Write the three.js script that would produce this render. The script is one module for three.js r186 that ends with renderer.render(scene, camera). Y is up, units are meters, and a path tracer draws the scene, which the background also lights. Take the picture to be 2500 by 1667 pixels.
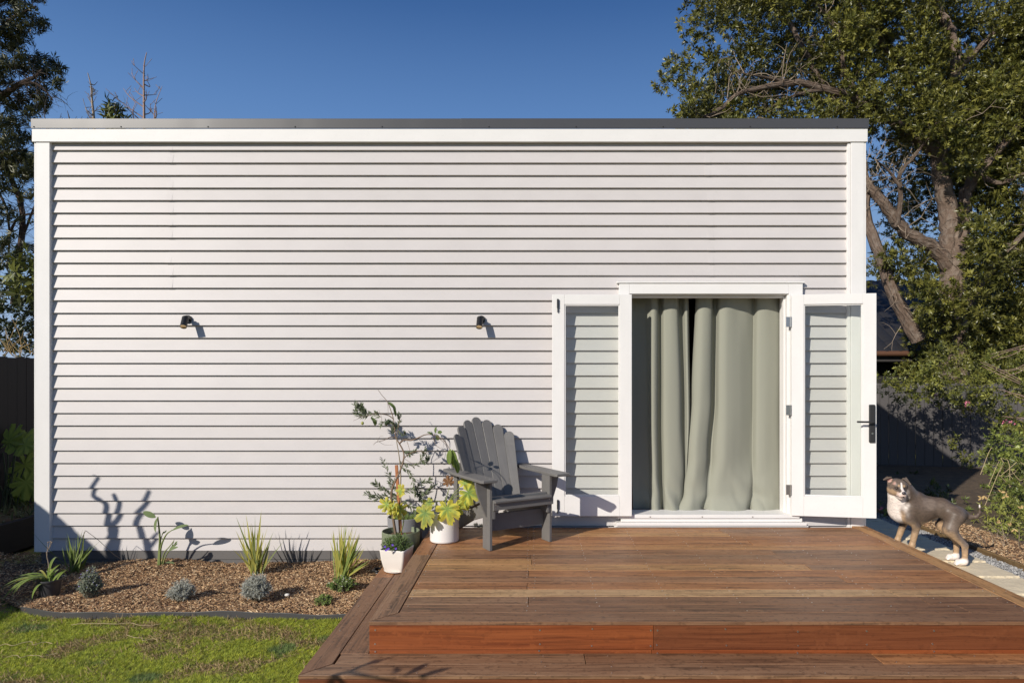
import * as THREE from 'three';
import { RoundedBoxGeometry } from 'three/addons/geometries/RoundedBoxGeometry.js';
import { mergeGeometries, mergeVertices, toCreasedNormals } from 'three/addons/utils/BufferGeometryUtils.js';

// ------------------------------------------------------------------ camera, sky, sun, exposure
const W = 1024, H = 682, F = 1640, EYE = 1.77, CZ = 6.3;      // eye height, distance of the lens from the front wall
const scene = new THREE.Scene();
const camera = new THREE.PerspectiveCamera(2 * Math.atan(1667 / 2 / F) * 180 / Math.PI, 2500 / 1667, 0.05, 900);
camera.position.set(0, EYE, CZ);
camera.lookAt(0, EYE, 0);
camera.setViewOffset(2500, 1667, -48, -82.5, 2500, 1667);     // a lens shifted upwards, verticals stay upright
camera.updateProjectionMatrix();
const renderer = new THREE.WebGLRenderer({ antialias: true });
renderer.setSize(W, H);
renderer.toneMapping = THREE.LinearToneMapping;
renderer.toneMappingExposure = 1.0;
renderer.shadowMap.enabled = true;

const SUN = new THREE.Vector3(-0.85, 0.69, 1).normalize();
const sun = new THREE.DirectionalLight(new THREE.Color().setRGB(1, 0.935, 0.84), 4.7);
sun.position.copy(SUN).multiplyScalar(40);
sun.castShadow = true;
sun.shadow.radius = 1;
Object.assign(sun.shadow.camera, { left: -16, right: 16, top: 16, bottom: -16, near: 1, far: 90 });
sun.shadow.mapSize.set(4096, 4096);
scene.add(sun, sun.target);
{ // clear winter sky: deep blue overhead, paler towards the horizon, a glow round the sun
  const w = 512, h = 256, d = new Float32Array(w * h * 4);
  const stops = [[-90, .10, .11, .10], [-2, .16, .17, .15], [0, .40, .50, .66], [6, .29, .43, .65], [13, .175, .32, .58], [20.5, .112, .238, .505], [29, .046, .126, .330], [45, .036, .095, .265], [90, .028, .075, .22]];
  for (let j = 0; j < h; j++) for (let i = 0; i < w; i++) {
    const el = ((j + .5) / h - .5) * 180, az = ((i + .5) / w - .5) * 2 * Math.PI, e = el * Math.PI / 180;
    let k = 0; while (k < stops.length - 2 && el > stops[k + 1][0]) k++;
    const a = stops[k], b = stops[k + 1], t = Math.min(1, Math.max(0, (el - a[0]) / (b[0] - a[0])));
    const v = new THREE.Vector3(Math.cos(e) * Math.cos(az), Math.sin(e), Math.cos(e) * Math.sin(az));
    const c = Math.max(0, v.dot(SUN)), g = el > 0 ? .35 * Math.pow(c, 14) + .9 * Math.pow(c, 90) : 0;
    const o = (j * w + i) * 4;
    d[o] = a[1] + (b[1] - a[1]) * t + g; d[o + 1] = a[2] + (b[2] - a[2]) * t + g * .95; d[o + 2] = a[3] + (b[3] - a[3]) * t + g * .85; d[o + 3] = 1;
  }
  const tex = new THREE.DataTexture(d, w, h, THREE.RGBAFormat, THREE.FloatType);
  tex.mapping = THREE.EquirectangularReflectionMapping; tex.magFilter = tex.minFilter = THREE.LinearFilter; tex.needsUpdate = true;
  scene.background = tex; scene.environment = tex;
}

// ------------------------------------------------------------------ helpers
let seed = 7;
const rnd = () => { seed |= 0; seed = seed + 0x6D2B79F5 | 0; let t = Math.imul(seed ^ seed >>> 15, 1 | seed); t = t + Math.imul(t ^ t >>> 7, 61 | t) ^ t; return ((t ^ t >>> 14) >>> 0) / 4294967296; };
const rr = (a, b) => a + (b - a) * rnd();
const pick = a => a[Math.floor(rnd() * a.length)];
const V = (x, y, z) => new THREE.Vector3(x, y, z);
const P = (px, py, d) => V((px - 1298) * d / F, EYE - (py - 916) * d / F, CZ - d);   // measured on the photograph, d metres from the lens
const clamp = (x, a = 0, b = 1) => Math.min(b, Math.max(a, x));
const mixv = (a, b, t) => a + (b - a) * t;
const smooth = (a, b, x) => { const t = clamp((x - a) / (b - a)); return t * t * (3 - 2 * t); };

function hash(x, y, s) { let h = Math.imul(x, 374761393) + Math.imul(y, 668265263) + Math.imul(s, 2147483647) | 0; h = Math.imul(h ^ h >>> 13, 1274126177); return ((h ^ h >>> 16) >>> 0) / 4294967296; }
function vnoise(x, y, px, py, s) { // periodic value noise, px and py lattice cells to the period
  const xi = Math.floor(x), yi = Math.floor(y), fx = x - xi, fy = y - yi, m = (a, b) => ((a % b) + b) % b;
  const u = fx * fx * (3 - 2 * fx), v = fy * fy * (3 - 2 * fy), x0 = m(xi, px), x1 = m(xi + 1, px), y0 = m(yi, py), y1 = m(yi + 1, py);
  return mixv(mixv(hash(x0, y0, s), hash(x1, y0, s), u), mixv(hash(x0, y1, s), hash(x1, y1, s), u), v);
}
function fbm(u, v, fx, fy, oct, s) { let a = 0, w = .5, n = 0; for (let o = 0; o < oct; o++) { a += w * vnoise(u * fx, v * fy, fx, fy, s + o * 17); n += w; w *= .55; fx *= 2; fy *= 2; } return a / n; }
function noise3(x, y, z) { const a = vnoise(x, y, 4096, 4096, Math.floor(z)), b = vnoise(x, y, 4096, 4096, Math.floor(z) + 1), t = z - Math.floor(z); return mixv(a, b, t * t * (3 - 2 * t)); }

const lin2s = c => c <= .0031308 ? c * 12.92 : 1.055 * Math.pow(c, 1 / 2.4) - .055;
function tex(w, h, fn, srgb = true) { // fn(u, v) -> [r, g, b] linear, or a single value
  const d = new Uint8Array(w * h * 4);
  for (let j = 0; j < h; j++) for (let i = 0; i < w; i++) {
    let c = fn(i / w, j / h); if (typeof c === 'number') c = [c, c, c];
    for (let k = 0; k < 3; k++) d[(j * w + i) * 4 + k] = 255 * clamp(srgb ? lin2s(clamp(c[k])) : c[k]);
    d[(j * w + i) * 4 + 3] = 255;
  }
  const t = new THREE.DataTexture(d, w, h, THREE.RGBAFormat);
  t.wrapS = t.wrapT = THREE.RepeatWrapping; t.magFilter = THREE.LinearFilter; t.minFilter = THREE.LinearMipmapLinearFilter; t.generateMipmaps = true;
  if (srgb) t.colorSpace = THREE.SRGBColorSpace; t.needsUpdate = true;
  return t;
}
const rgb = (r, g, b) => new THREE.Color().setRGB(r, g, b);
const std = (r, g, b, rough = .6, extra = {}) => new THREE.MeshStandardMaterial({ color: rgb(r, g, b), roughness: rough, side: THREE.DoubleSide, ...extra });
const phys = (r, g, b, rough = .6, extra = {}) => new THREE.MeshPhysicalMaterial({ color: rgb(r, g, b), roughness: rough, side: THREE.DoubleSide, ...extra });
const leafMat = (r, g, b, through = .4) => phys(r, g, b, .85, { transmission: through, thickness: 0 });

const taken = {};
function numbered(n) { const k = taken[n] = (taken[n] ?? -1) + 1; return k ? n + '_' + String(k).padStart(3, '0') : n; }
function tag(o, label, category, group) { o.userData.label = label; o.userData.category = category; if (group) o.userData.group = group; return o; }
function thing(name, label, category, pos = [0, 0, 0], turn = 0, group) {
  const o = new THREE.Group(); o.name = numbered(name); o.position.set(...pos); o.rotation.y = turn; scene.add(o); return tag(o, label, category, group);
}
function merged(g) { return Array.isArray(g) ? (g.length === 1 ? g[0] : mergeGeometries(g.map(x => { x = x.index ? x.toNonIndexed() : x; for (const k of Object.keys(x.attributes)) if (!['position', 'normal', 'uv'].includes(k)) x.deleteAttribute(k); return x; }))) : g; }
function obj(name, g, m, parent = scene) {
  const o = new THREE.Mesh(merged(g), m); o.name = parent === scene ? numbered(name) : name; o.castShadow = o.receiveShadow = true; parent.add(o); return o;
}
function struct(name, g, m) { const o = obj(name, g, m); o.userData.kind = 'structure'; return o; }
function scatter(name, geo, m, mats, colors, parent = scene) {
  const o = new THREE.InstancedMesh(geo, m, mats.length); o.name = parent === scene ? numbered(name) : name;
  mats.forEach((x, i) => { o.setMatrixAt(i, x); if (colors) o.setColorAt(i, colors[i]); });
  o.castShadow = o.receiveShadow = true; o.userData.kind = 'stuff'; parent.add(o); return o;
}
const M4 = (p, q, s) => new THREE.Matrix4().compose(p, q, typeof s === 'number' ? V(s, s, s) : s);
const QE = (x, y, z) => new THREE.Quaternion().setFromEuler(new THREE.Euler(x, y, z, 'YXZ'));

function uvBox(g, along = 'x', off = [0, 0], s = 1) { // uv in metres from the face a triangle belongs to, u along the grain
  g = g.index ? g.toNonIndexed() : g;
  const p = g.attributes.position, n = g.attributes.normal, uv = new Float32Array(p.count * 2), ax = { x: 0, y: 1, z: 2 }[along];
  for (let i = 0; i < p.count; i++) {
    const q = [p.getX(i), p.getY(i), p.getZ(i)], t = i - i % 3;
    const nn = [0, 1, 2].map(k => Math.abs(n.getComponent(t, k) + n.getComponent(t + 1, k) + n.getComponent(t + 2, k)));
    const dom = nn.indexOf(Math.max(...nn)), rest = [0, 1, 2].filter(k => k !== dom);
    let a = rest[0], b = rest[1]; if (b === ax) [a, b] = [b, a];
    uv[i * 2] = (q[a] + off[0]) * s; uv[i * 2 + 1] = (q[b] + off[1]) * s;
  }
  g.setAttribute('uv', new THREE.BufferAttribute(uv, 2)); return g;
}
function rbox(x0, x1, y0, y1, z0, z1, r = .002, along = 'x', off) { // box between limits with eased edges
  const w = x1 - x0, h = y1 - y0, d = z1 - z0; r = Math.min(r, w * .45, h * .45, d * .45);
  const g = new RoundedBoxGeometry(w, h, d, 1, r); g.translate((x0 + x1) / 2, (y0 + y1) / 2, (z0 + z1) / 2);
  return uvBox(g, along, off ?? [0, 0]);
}
function ebox(x0, x1, y0, y1, z0, z1) { const g = new THREE.BoxGeometry(x1 - x0, y1 - y0, z1 - z0); g.translate((x0 + x1) / 2, (y0 + y1) / 2, (z0 + z1) / 2); return uvBox(g); }
function prism(points, depth, bevel = 0) { // outline in x,y, thickness centred on z = 0
  const s = new THREE.Shape(points.map(p => new THREE.Vector2(p[0], p[1])));
  const g = new THREE.ExtrudeGeometry(s, { depth: depth - 2 * bevel, bevelEnabled: bevel > 0, bevelThickness: bevel, bevelSize: bevel, bevelOffset: -bevel, bevelSegments: 1, steps: 1, curveSegments: 8 });
  g.translate(0, 0, -depth / 2 + bevel); return uvBox(g);
}
function cyl(r0, r1, h, seg = 24, p = [0, 0, 0]) { const g = new THREE.CylinderGeometry(r1, r0, h, seg, 1); g.translate(p[0], p[1] + h / 2, p[2]); return g; }
const lathe = (pts, seg = 48) => new THREE.LatheGeometry(pts.map(p => new THREE.Vector2(...p)), seg);

class MB { // collects loose triangles
  constructor() { this.p = []; this.u = []; this.i = []; this.c = []; this.col = null; }
  v(a, u = 0, w = 0) { this.p.push(a.x, a.y, a.z); this.u.push(u, w); if (this.col) this.c.push(...this.col); return this.p.length / 3 - 1; }
  tri(a, b, c) { this.i.push(a, b, c); }
  quad(a, b, c, d) { this.i.push(a, b, c, a, c, d); }
  tube(pts, rad, seg = 6, cap = true) {
    const n = pts.length; let up = V(.3, .2, .93).normalize(), last, acc = 0;
    for (let k = 0; k < n; k++) {
      const t = pts[Math.min(n - 1, k + 1)].clone().sub(pts[Math.max(0, k - 1)]).normalize();
      const a = up.clone().addScaledVector(t, -up.dot(t)).normalize(), b = t.clone().cross(a); up = a;
      const r = Array.isArray(rad) ? rad[k] : rad, ring = []; if (k) acc += pts[k].distanceTo(pts[k - 1]);
      for (let s = 0; s <= seg; s++) { const q = s / seg * 2 * Math.PI; ring.push(this.v(pts[k].clone().addScaledVector(a, Math.cos(q) * r).addScaledVector(b, Math.sin(q) * r), s / seg, acc)); }
      if (last) for (let s = 0; s < seg; s++) this.quad(last[s], last[s + 1], ring[s + 1], ring[s]);
      last = ring; if (cap && k === n - 1) { const c = this.v(pts[k].clone().addScaledVector(t, r * .3)); for (let s = 0; s < seg; s++) this.tri(ring[s], ring[s + 1], c); }
    }
  }
  // a leaf from base along dir, its face towards up; bend droops the tip, fold raises the edges
  leaf(base, dir, up, len, wid, { bend = .2, fold = .2, n = 3, shape = 'lance', twist = 0 } = {}) {
    dir = dir.clone().normalize(); let side = dir.clone().cross(up); if (side.lengthSq() < 1e-6) side = dir.clone().cross(V(.9, .1, .3)); side.normalize();
    if (twist) side.applyAxisAngle(dir, twist);
    let nor = side.clone().cross(dir).normalize(), pos = base.clone(), d = dir.clone(), L, Mi, R; const st = len / n;
    for (let k = 0; k <= n; k++) {
      const t = k / n, w = wid * .5 * (shape === 'lance' ? Math.pow(Math.sin(Math.PI * clamp(t * .94 + .03)), .9) : shape === 'blade' ? Math.min(1, (1 - t) * 2.2) * (.65 + .35 * Math.min(1, t * 3)) : shape === 'oval' ? Math.pow(Math.sin(Math.PI * clamp(t * .97 + .015)), .6) : Math.sin(Math.PI * Math.pow(clamp(t * .97 + .015), .75)));
      const m = this.v(pos, .5, t), f = fold * w;
      if (w < 1e-4 && k) { if (L !== undefined) { this.tri(L, Mi, m); this.tri(Mi, R, m); } Mi = m; L = R = undefined; }
      else {
        const l = this.v(pos.clone().addScaledVector(side, -w).addScaledVector(nor, f), 0, t), r = this.v(pos.clone().addScaledVector(side, w).addScaledVector(nor, f), 1, t);
        if (k) { if (L !== undefined) { this.quad(L, Mi, m, l); this.quad(Mi, R, r, m); } else { this.tri(Mi, m, l); this.tri(Mi, r, m); } }
        L = l; R = r; Mi = m;
      }
      pos = pos.clone().addScaledVector(d, st);
      d.applyAxisAngle(side, -bend / n).normalize(); nor = side.clone().cross(d).normalize();
    }
  }
  // a lobed leaf: fan round the leaf's middle
  palm(base, dir, up, size, { lobes = 7, cut = .45, cup = .12, droop = .15 } = {}) {
    dir = dir.clone().normalize(); const side = dir.clone().cross(up).normalize(), nor = side.clone().cross(dir).normalize();
    const at = (r, a) => { const x = Math.sin(a) * r, y = .42 * size + Math.cos(a) * r; return base.clone().addScaledVector(side, x).addScaledVector(dir, y).addScaledVector(nor, cup * size * Math.sin(r / size * 3) * Math.cos(a * lobes) * .35 - droop * (y * y + .5 * x * x) / size); };
    const N = lobes * 8, inner = [], outer = [], c = this.v(at(0, 0), .5, .42);
    for (let k = 0; k <= N; k++) {
      const a = (k / N - .5) * 2 * Math.PI * .955, ph = Math.abs(((k / N * lobes) % 1) - .5) * 2; // 0 at a lobe's tip
      const w = clamp(1.18 - 1.15 * Math.pow(ph, .75)), back = .60 + .40 * Math.cos(a * .62), tooth = .10 * Math.sin(k * 2.6) * (1 - ph) * ph * 4, r = size * .62 * back * (1 - cut * (1 - Math.pow(clamp(1 - ph * ph), .55)) + tooth - .10 * w * 0);
      inner.push(this.v(at(r * .5, a), .5 + .25 * Math.sin(a), .42 + .25 * Math.cos(a))); outer.push(this.v(at(r, a), .5 + .5 * Math.sin(a), .42 + .5 * Math.cos(a)));
      if (k) { this.tri(c, inner[k - 1], inner[k]); this.quad(inner[k - 1], outer[k - 1], outer[k], inner[k]); }
    }
  }
  add(g, m) { g = g.clone(); if (m) g.applyMatrix4(m); const o = this.p.length / 3, p = g.attributes.position, uv = g.attributes.uv; for (let k = 0; k < p.count; k++) this.v(V(p.getX(k), p.getY(k), p.getZ(k)), uv ? uv.getX(k) : 0, uv ? uv.getY(k) : 0); if (g.index) for (const x of g.index.array) this.i.push(o + x); else for (let k = 0; k < p.count; k++) this.i.push(o + k); }
  geo(flat) {
    let g = new THREE.BufferGeometry(); g.setAttribute('position', new THREE.Float32BufferAttribute(this.p, 3)); g.setAttribute('uv', new THREE.Float32BufferAttribute(this.u, 2));
    if (this.c.length) g.setAttribute('color', new THREE.Float32BufferAttribute(this.c, 3));
    g.setIndex(this.i); if (flat) g = g.toNonIndexed(); g.computeVertexNormals(); return g;
  }
  build(name, m, parent) { return obj(name, this.geo(), m, parent); }
}
const curve = (pts, n = 12) => new THREE.CatmullRomCurve3(pts).getPoints(n);
const taper = (n, a, b, pw = 1) => Array.from({ length: n }, (_, k) => mixv(a, b, Math.pow(k / (n - 1), pw)));
const dirv = () => { const z = rr(-1, 1), a = rr(0, 2 * Math.PI), r = Math.sqrt(1 - z * z); return V(r * Math.cos(a), z, r * Math.sin(a)); };

// ------------------------------------------------------------------ materials
const paintBump = tex(512, 512, (u, v) => .5 + .3 * (fbm(u, v, 6, 24, 4, 3) - .5) + .12 * (fbm(u, v, 90, 90, 2, 5) - .5), false);
const grime = tex(512, 512, (u, v) => { const a = fbm(u, v, 5, 9, 5, 11), b = fbm(u, v, 60, 60, 3, 19); return .965 + .035 * a - .012 * smooth(.68, .8, b); }, false); grime.colorSpace = THREE.SRGBColorSpace;
const MT = {
  board: [0, 1, 2].map(k => phys(.572 + k * .009, .540 + k * .009, .526 + k * .010, .44, { specularIntensity: .42, map: grime, bumpMap: paintBump, bumpScale: .0006 })),
  trim: phys(.79, .772, .748, .45, { specularIntensity: .5, map: grime, bumpMap: paintBump, bumpScale: .0004 }),
  plinth: std(.135, .127, .122, .6, { map: grime, bumpMap: paintBump, bumpScale: .0008 }),
  flashing: phys(.085, .083, .083, .33, { specularIntensity: 1, bumpMap: tex(256, 64, (u, v) => fbm(u, v, 3, 1, 2, 31), false), bumpScale: .003, metalness: .25 }),
  black: std(.012, .012, .013, .38), blackSatin: std(.02, .02, .021, .5), steel: std(.55, .53, .5, .32, { metalness: 1 }), screw: std(.62, .6, .56, .35, { metalness: 1 }),
  glass: new THREE.MeshPhysicalMaterial({ color: rgb(.93, .96, .935), roughness: .01, transmission: 1, thickness: 0, ior: 1.5, side: THREE.DoubleSide }),
  dark: std(.03, .03, .03, .9), room: std(.18, .17, .16, .9),
  gold: std(.75, .55, .28, .25, { metalness: .8 }),
};
function woodTex(s, dark, mid, light, grey, gw, pw = 1) { // one period is 2 m along the grain, 1 m across
  return tex(1024, 1024, (u, v) => {
    const warp = fbm(u, v, 3, 6, 3, s + 1) * .05;
    const streak = fbm(u, v + warp, 3, 70, 4, s + 2), fine = fbm(u, v + warp * .6, 14, 256, 3, s + 3), blot = fbm(u, v, 9, 14, 4, s + 4), spot = fbm(u, v, 90, 60, 3, s + 8);
    const t = clamp(.5 + (streak - .5) * 1.7 + (fine - .5) * .8), c = [0, 1, 2].map(k => t < .5 ? mixv(dark[k], mid[k], t * 2) : mixv(mid[k], light[k], t * 2 - 1));
    const g = gw * smooth(.42, .72, blot) * (.5 + .5 * fine), pit = smooth(.66, .8, fbm(u, v, 5, 60, 3, s + 6)) * .45 * pw + .3 * pw * smooth(.62, .75, spot);
    const scuff = smooth(.60, .72, fbm(u, v, 50, 26, 3, s + 21)) * smooth(.48, .64, fbm(u, v, 7, 6, 3, s + 25)) * .75;
    return [0, 1, 2].map(k => mixv(mixv(c[k], grey[k], g) * (1 - pit), 1, scuff));
  });
}
const deckTex = woodTex(101, [.45, .42, .40], [.85, .80, .76], [1.0, 1.0, 1.0], [.98, 1.0, 1.0], .8);
const deckBump = tex(512, 512, (u, v) => .5 + .6 * (fbm(u, v, 4, 120, 4, 140) - .5) + .25 * (fbm(u, v, 20, 220, 2, 150) - .5), false);
const wood = (r, g, b, rough = .54, extra = {}) => { const m = std(r, g, b, rough, { map: deckTex, bumpMap: deckBump, bumpScale: .0016, ...extra }); return m; };
for (const t of [deckTex, deckBump]) t.repeat.set(.5, 1);
MT.deck = [[.40, .182, .072], [.43, .214, .085], [.345, .155, .062], [.47, .255, .105], [.33, .168, .080], [.29, .145, .070]].map(c => wood(...c));
MT.deckPale = wood(.50, .31, .152); MT.deckDark = wood(.235, .122, .062); MT.deckGrey = wood(.285, .158, .084); MT.deckOrange = wood(.36, .165, .065);
const riserTex = woodTex(301, [.60, .52, .48], [.86, .82, .80], [1, 1, 1], [.8, .76, .74], .35, .45); riserTex.repeat.set(.5, 1);
MT.riser = [[.255, .070, .019], [.180, .057, .020]].map(c => std(...c, .42, { map: riserTex, bumpMap: deckBump, bumpScale: .001 }));
MT.stake = wood(.42, .16, .06);
const chairTex = tex(512, 512, (u, v) => { const a = fbm(u, v, 4, 40, 4, 801), b = fbm(u, v, 10, 10, 4, 803), w = smooth(.66, .74, fbm(u, v, 40, 22, 3, 807)) * .35; return [0, 1, 2].map(k => mixv(.80 + .16 * a + .16 * (b - .5), [1, .98, .95][k], w)); });
MT.chair = phys(.168, .160, .152, .5, { map: chairTex, bumpMap: deckBump, bumpScale: .0009 });
const barkTex = tex(512, 512, (u, v) => { const a = fbm(u, v, 8, 5, 5, 401), b = fbm(u, v, 24, 8, 4, 411), l = .3 * smooth(.50, .72, fbm(u, v, 9, 9, 5, 421)); return [0, 1, 2].map(k => mixv([.075, .047, .033][k], [.23, .165, .12][k], clamp(a * .7 + b * .6 - .15)) * (1 - l) + l * [.33, .28, .23][k]); });
const barkBump = tex(512, 512, (u, v) => fbm(u, v, 20, 6, 5, 431), false);
MT.bark = std(1, 1, 1, .85, { map: barkTex, bumpMap: barkBump, bumpScale: .05 });
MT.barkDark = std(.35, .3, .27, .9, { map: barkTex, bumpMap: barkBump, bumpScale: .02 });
MT.twig = std(.30, .235, .17, .8); MT.twigPink = std(.34, .23, .185, .8); MT.twigDark = std(.07, .055, .045, .85); MT.straw = std(.46, .36, .20, .8);
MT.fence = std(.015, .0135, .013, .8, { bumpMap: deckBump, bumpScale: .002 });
const soilTex = tex(512, 512, (u, v) => { const a = fbm(u, v, 10, 10, 5, 501), b = fbm(u, v, 60, 60, 3, 511); return [0, 1, 2].map(k => mixv([.05, .035, .022][k], [.17, .115, .065][k], clamp(a * .8 + b * .6 - .25))); });
const soilBump = tex(512, 512, (u, v) => .6 * fbm(u, v, 16, 16, 4, 521) + .4 * fbm(u, v, 80, 80, 2, 531), false);
MT.soil = std(1, 1, 1, .95, { map: soilTex, bumpMap: soilBump, bumpScale: .02 });
const turfTex = tex(1024, 1024, (u, v) => { const a = fbm(u, v, 7, 7, 5, 541), b = fbm(u, v, 120, 60, 3, 551); return [0, 1, 2].map(k => mixv([.16, .105, .05][k], mixv([.13, .16, .025][k], [.22, .25, .045][k], b), smooth(.35, .6, a))); });
MT.turf = std(1, 1, 1, .95, { map: turfTex, bumpMap: soilBump, bumpScale: .02 });
const paverTex = tex(512, 512, (u, v) => { const a = fbm(u, v, 5, 12, 5, 561), b = fbm(u, v, 70, 70, 3, 571); const k0 = .86 + .2 * (a - .5) + .12 * (b - .5); return [.80 * k0, .67 * k0, .46 * k0]; });
MT.paver = std(1, 1, 1, .85, { map: paverTex, bumpMap: soilBump, bumpScale: .006 });
const fabricBump = tex(512, 512, (u, v) => .5 + .25 * Math.sin(u * 2 * Math.PI * 128) * Math.sin(v * 2 * Math.PI * 128) + .5 * (fbm(u, v, 20, 20, 3, 581) - .5), false);
MT.curtain = phys(.272, .275, .222, .88, { bumpMap: fabricBump, bumpScale: .0006, sheen: .3, sheenRoughness: .6, sheenColor: rgb(.5, .5, .45) });

// ------------------------------------------------------------------ the weatherboard building
const DOOR = { x0: .93, x1: 2.40, y0: .43, y1: 2.525 }, DECK = .357, TREAD = .172;
const house = thing('garden_studio', 'flat roofed garden building clad in pale grey horizontal weatherboards with white trim', 'building');
{
  const xl = -4.535, xr = 3.004, pitch = .11798, y0 = .1157;
  const jointL = -3.41, jointR = 1.69;
  const profile = (x0, x1, yb, dz, tilt, top = pitch + .01) => {
    const pts = [[-.062, 0], [-.0292 + dz, 0], [-.0275 + dz, .0022], [-.0555 + dz, top], [-.062, top]];
    const s = new THREE.Shape(pts.map(p => new THREE.Vector2(p[0], p[1])));
    const e = new THREE.ExtrudeGeometry(s, { depth: x1 - x0, bevelEnabled: false });
    // outline lies in (z, y), pushed along x
    const q = e.attributes.position; for (let k = 0; k < q.count; k++) { const z = q.getX(k), y = q.getY(k), x = q.getZ(k); q.setXYZ(k, x0 + x, yb + y + tilt * (x0 + x), z); }
    const ix = e.index ? e.toNonIndexed() : e; const a = ix.attributes.position.array; // mirrored: turn the triangles round
    for (let k = 0; k < a.length; k += 9) for (let c = 0; c < 3; c++) { const t = a[k + 3 + c]; a[k + 3 + c] = a[k + 6 + c]; a[k + 6 + c] = t; }
    ix.computeVertexNormals(); return uvBox(ix, 'x', [yb * 3.7, yb * 1.3]);
  };
  const put = (x0, x1, yb, i) => obj('weatherboard', profile(x0, x1, yb, rr(-.0008, .0008), rr(-.00035, -.00005)), MT.board[Math.floor(rnd() * 3)], house);
  for (let i = 0; i <= 32; i++) {
    const yb = y0 + i * pitch, cuts = [];
    const inDoor = yb + pitch > DECK && yb < 2.56;
    const splitL = i >= 21 && i !== 24 && i !== 30, splitR = i >= 22 && i % 1 === 0 && i !== 29;
    const spans = inDoor ? [[xl, .832], [2.552, xr]] : [[xl, xr]];
    for (const [a, b] of spans) {
      let x = a; for (const j of [splitL ? jointL + rr(-.02, .0) : 99, splitR ? jointR + (i > 29 ? -.03 : 0) : 99]) if (j > a + .2 && j < b - .2) { put(x, j - .0008, yb, i); x = j + .0008; cuts.push(j); }
      put(x, b, yb, i);
    }
    for (const j of cuts) { const g = profile(j - .028, j + .028, yb - .0006, .0022, -.0002, pitch - .002); obj('joint_cover', g, MT.board[1], house); }
  }
  obj('wall_core', [ebox(-4.62, .90, -.15, 4.0, -.20, -.063), ebox(2.43, 3.10, -.15, 4.0, -.20, -.063), ebox(.90, 2.43, 2.60, 4.0, -.20, -.063), ebox(.90, 2.43, -.15, .36, -.20, -.063)], MT.room, house);
  // plinth: dark boards under the cladding
  for (const [a, b] of [[.033, .1135], [-.06, .029], [-.16, -.064]]) for (const [c, d] of [[-4.63, -1.9], [-1.897, 3.10]]) obj('plinth_board', rbox(c, d, a, b, -.062, -.034, .002), MT.plinth, house);
  // corner boards: a face and a return
  for (const [a, b, s] of [[-4.655, -4.527, -1], [3.0, 3.123, 1]]) {
    obj('corner_board', rbox(a, b, .112, 3.975, -.062, 0, .003, 'y'), MT.trim, house);
    obj('corner_board', rbox(s < 0 ? a - .02 : b + .002, s < 0 ? a - .002 : b + .02, .112, 3.975, -.20, -.004, .003, 'y'), MT.trim, house);
  }
  obj('corner_bead', rbox(2.972, 2.9985, .112, 3.95, -.05, -.009, .004, 'y'), MT.trim, house);
  obj('fascia', rbox(-4.685, 3.15, 3.957, 4.079, -.02, .012, .003), MT.trim, house);
  obj('soffit', ebox(-4.67, 3.14, 3.962, 3.985, -.20, -.021), MT.trim, house);
  // roof and its metal capping in two lengths, with screws
  for (const [a, b, o] of [[-4.690, -.66, 0], [-.663, 3.158, .0012]]) {
    const f = merged([rbox(a, b, 4.083, 4.168 + o, .014 + o, .0175 + o, .0008), rbox(a, b, 4.1675 + o, 4.171 + o, -.16, .0172 + o, .0008)]);
    const c = obj('roof_capping', f, MT.flashing, house);
    for (let x = a === -4.690 ? -4.66 : -.40; x < b; x += .815) { const h = new THREE.SphereGeometry(.0065, 8, 5); h.translate(x, 4.094, .018 + o); obj('screw', h, MT.blackSatin, c); }
  }
  const drip = rbox(-4.688, 3.156, 4.0805, 4.0835, .010, .021, .0008); obj('drip_edge', drip, MT.flashing, house);
  obj('roof', ebox(-4.67, 3.14, 4.02, 4.10, -5.2, -.165), MT.plinth, house);
  obj('side_wall', ebox(-4.65, -4.53, -.15, 4.0, -5.1, -.201), MT.board[0], house);
  obj('side_wall', ebox(2.99, 3.12, -.15, 4.0, -5.1, -.201), MT.board[0], house);
  obj('back_wall', ebox(-4.65, 3.12, -.15, 4.0, -5.23, -5.101), MT.board[0], house);
  obj('ceiling', ebox(-4.52, 2.98, 3.0, 3.05, -5.09, -.21), MT.room, house);
  obj('interior_floor', [ebox(-4.52, 2.98, .36, .462, -5.09, -.2005), ebox(.905, 2.425, .365, .4615, -.2, -.065)], MT.deckOrange, house);

  // door frame
  const { x0, x1, y0: ys, y1 } = DOOR, T = MT.trim;
  const fr = obj('door_frame', [
    rbox(.822, x0 - .012, .445, y1 + .105, -.05, .010, .003, 'y'), rbox(x1 + .012, 2.542, .445, y1 + .105, -.05, .010, .003, 'y'),             // facings
    rbox(x0 - .0115, x1 + .0115, y1 + .008, y1 + .105, -.05, .010, .003),
    rbox(x0 - .03, x0 - .001, ys, y1, -.2, -.004, .002, 'y'), rbox(x1 + .001, x1 + .03, ys, y1, -.2, -.004, .002, 'y'), rbox(x0 - .03, x1 + .03, y1 + .001, y1 + .03, -.2, -.004, .002), // jambs
    rbox(x0, x0 + .014, ys + .03, y1 - .001, -.105, -.055, .002, 'y'), rbox(x1 - .014, x1, ys + .03, y1 - .001, -.105, -.055, .002, 'y'), rbox(x0 + .0145, x1 - .0145, y1 - .022, y1, -.105, -.055, .002), // stops
  ], T, house);
  obj('head_flashing', [rbox(.800, 2.558, y1 + .107, y1 + .126, -.05, .021, .004), rbox(.803, 2.555, y1 + .1275, y1 + .130, -.05, .016, .001)], T, house);
  obj('door_sill', [rbox(.80, 2.50, .437, .472, -.2, .045, .004), rbox(.835, 2.53, .402, .434, -.06, .030, .004)], T, house);
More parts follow.
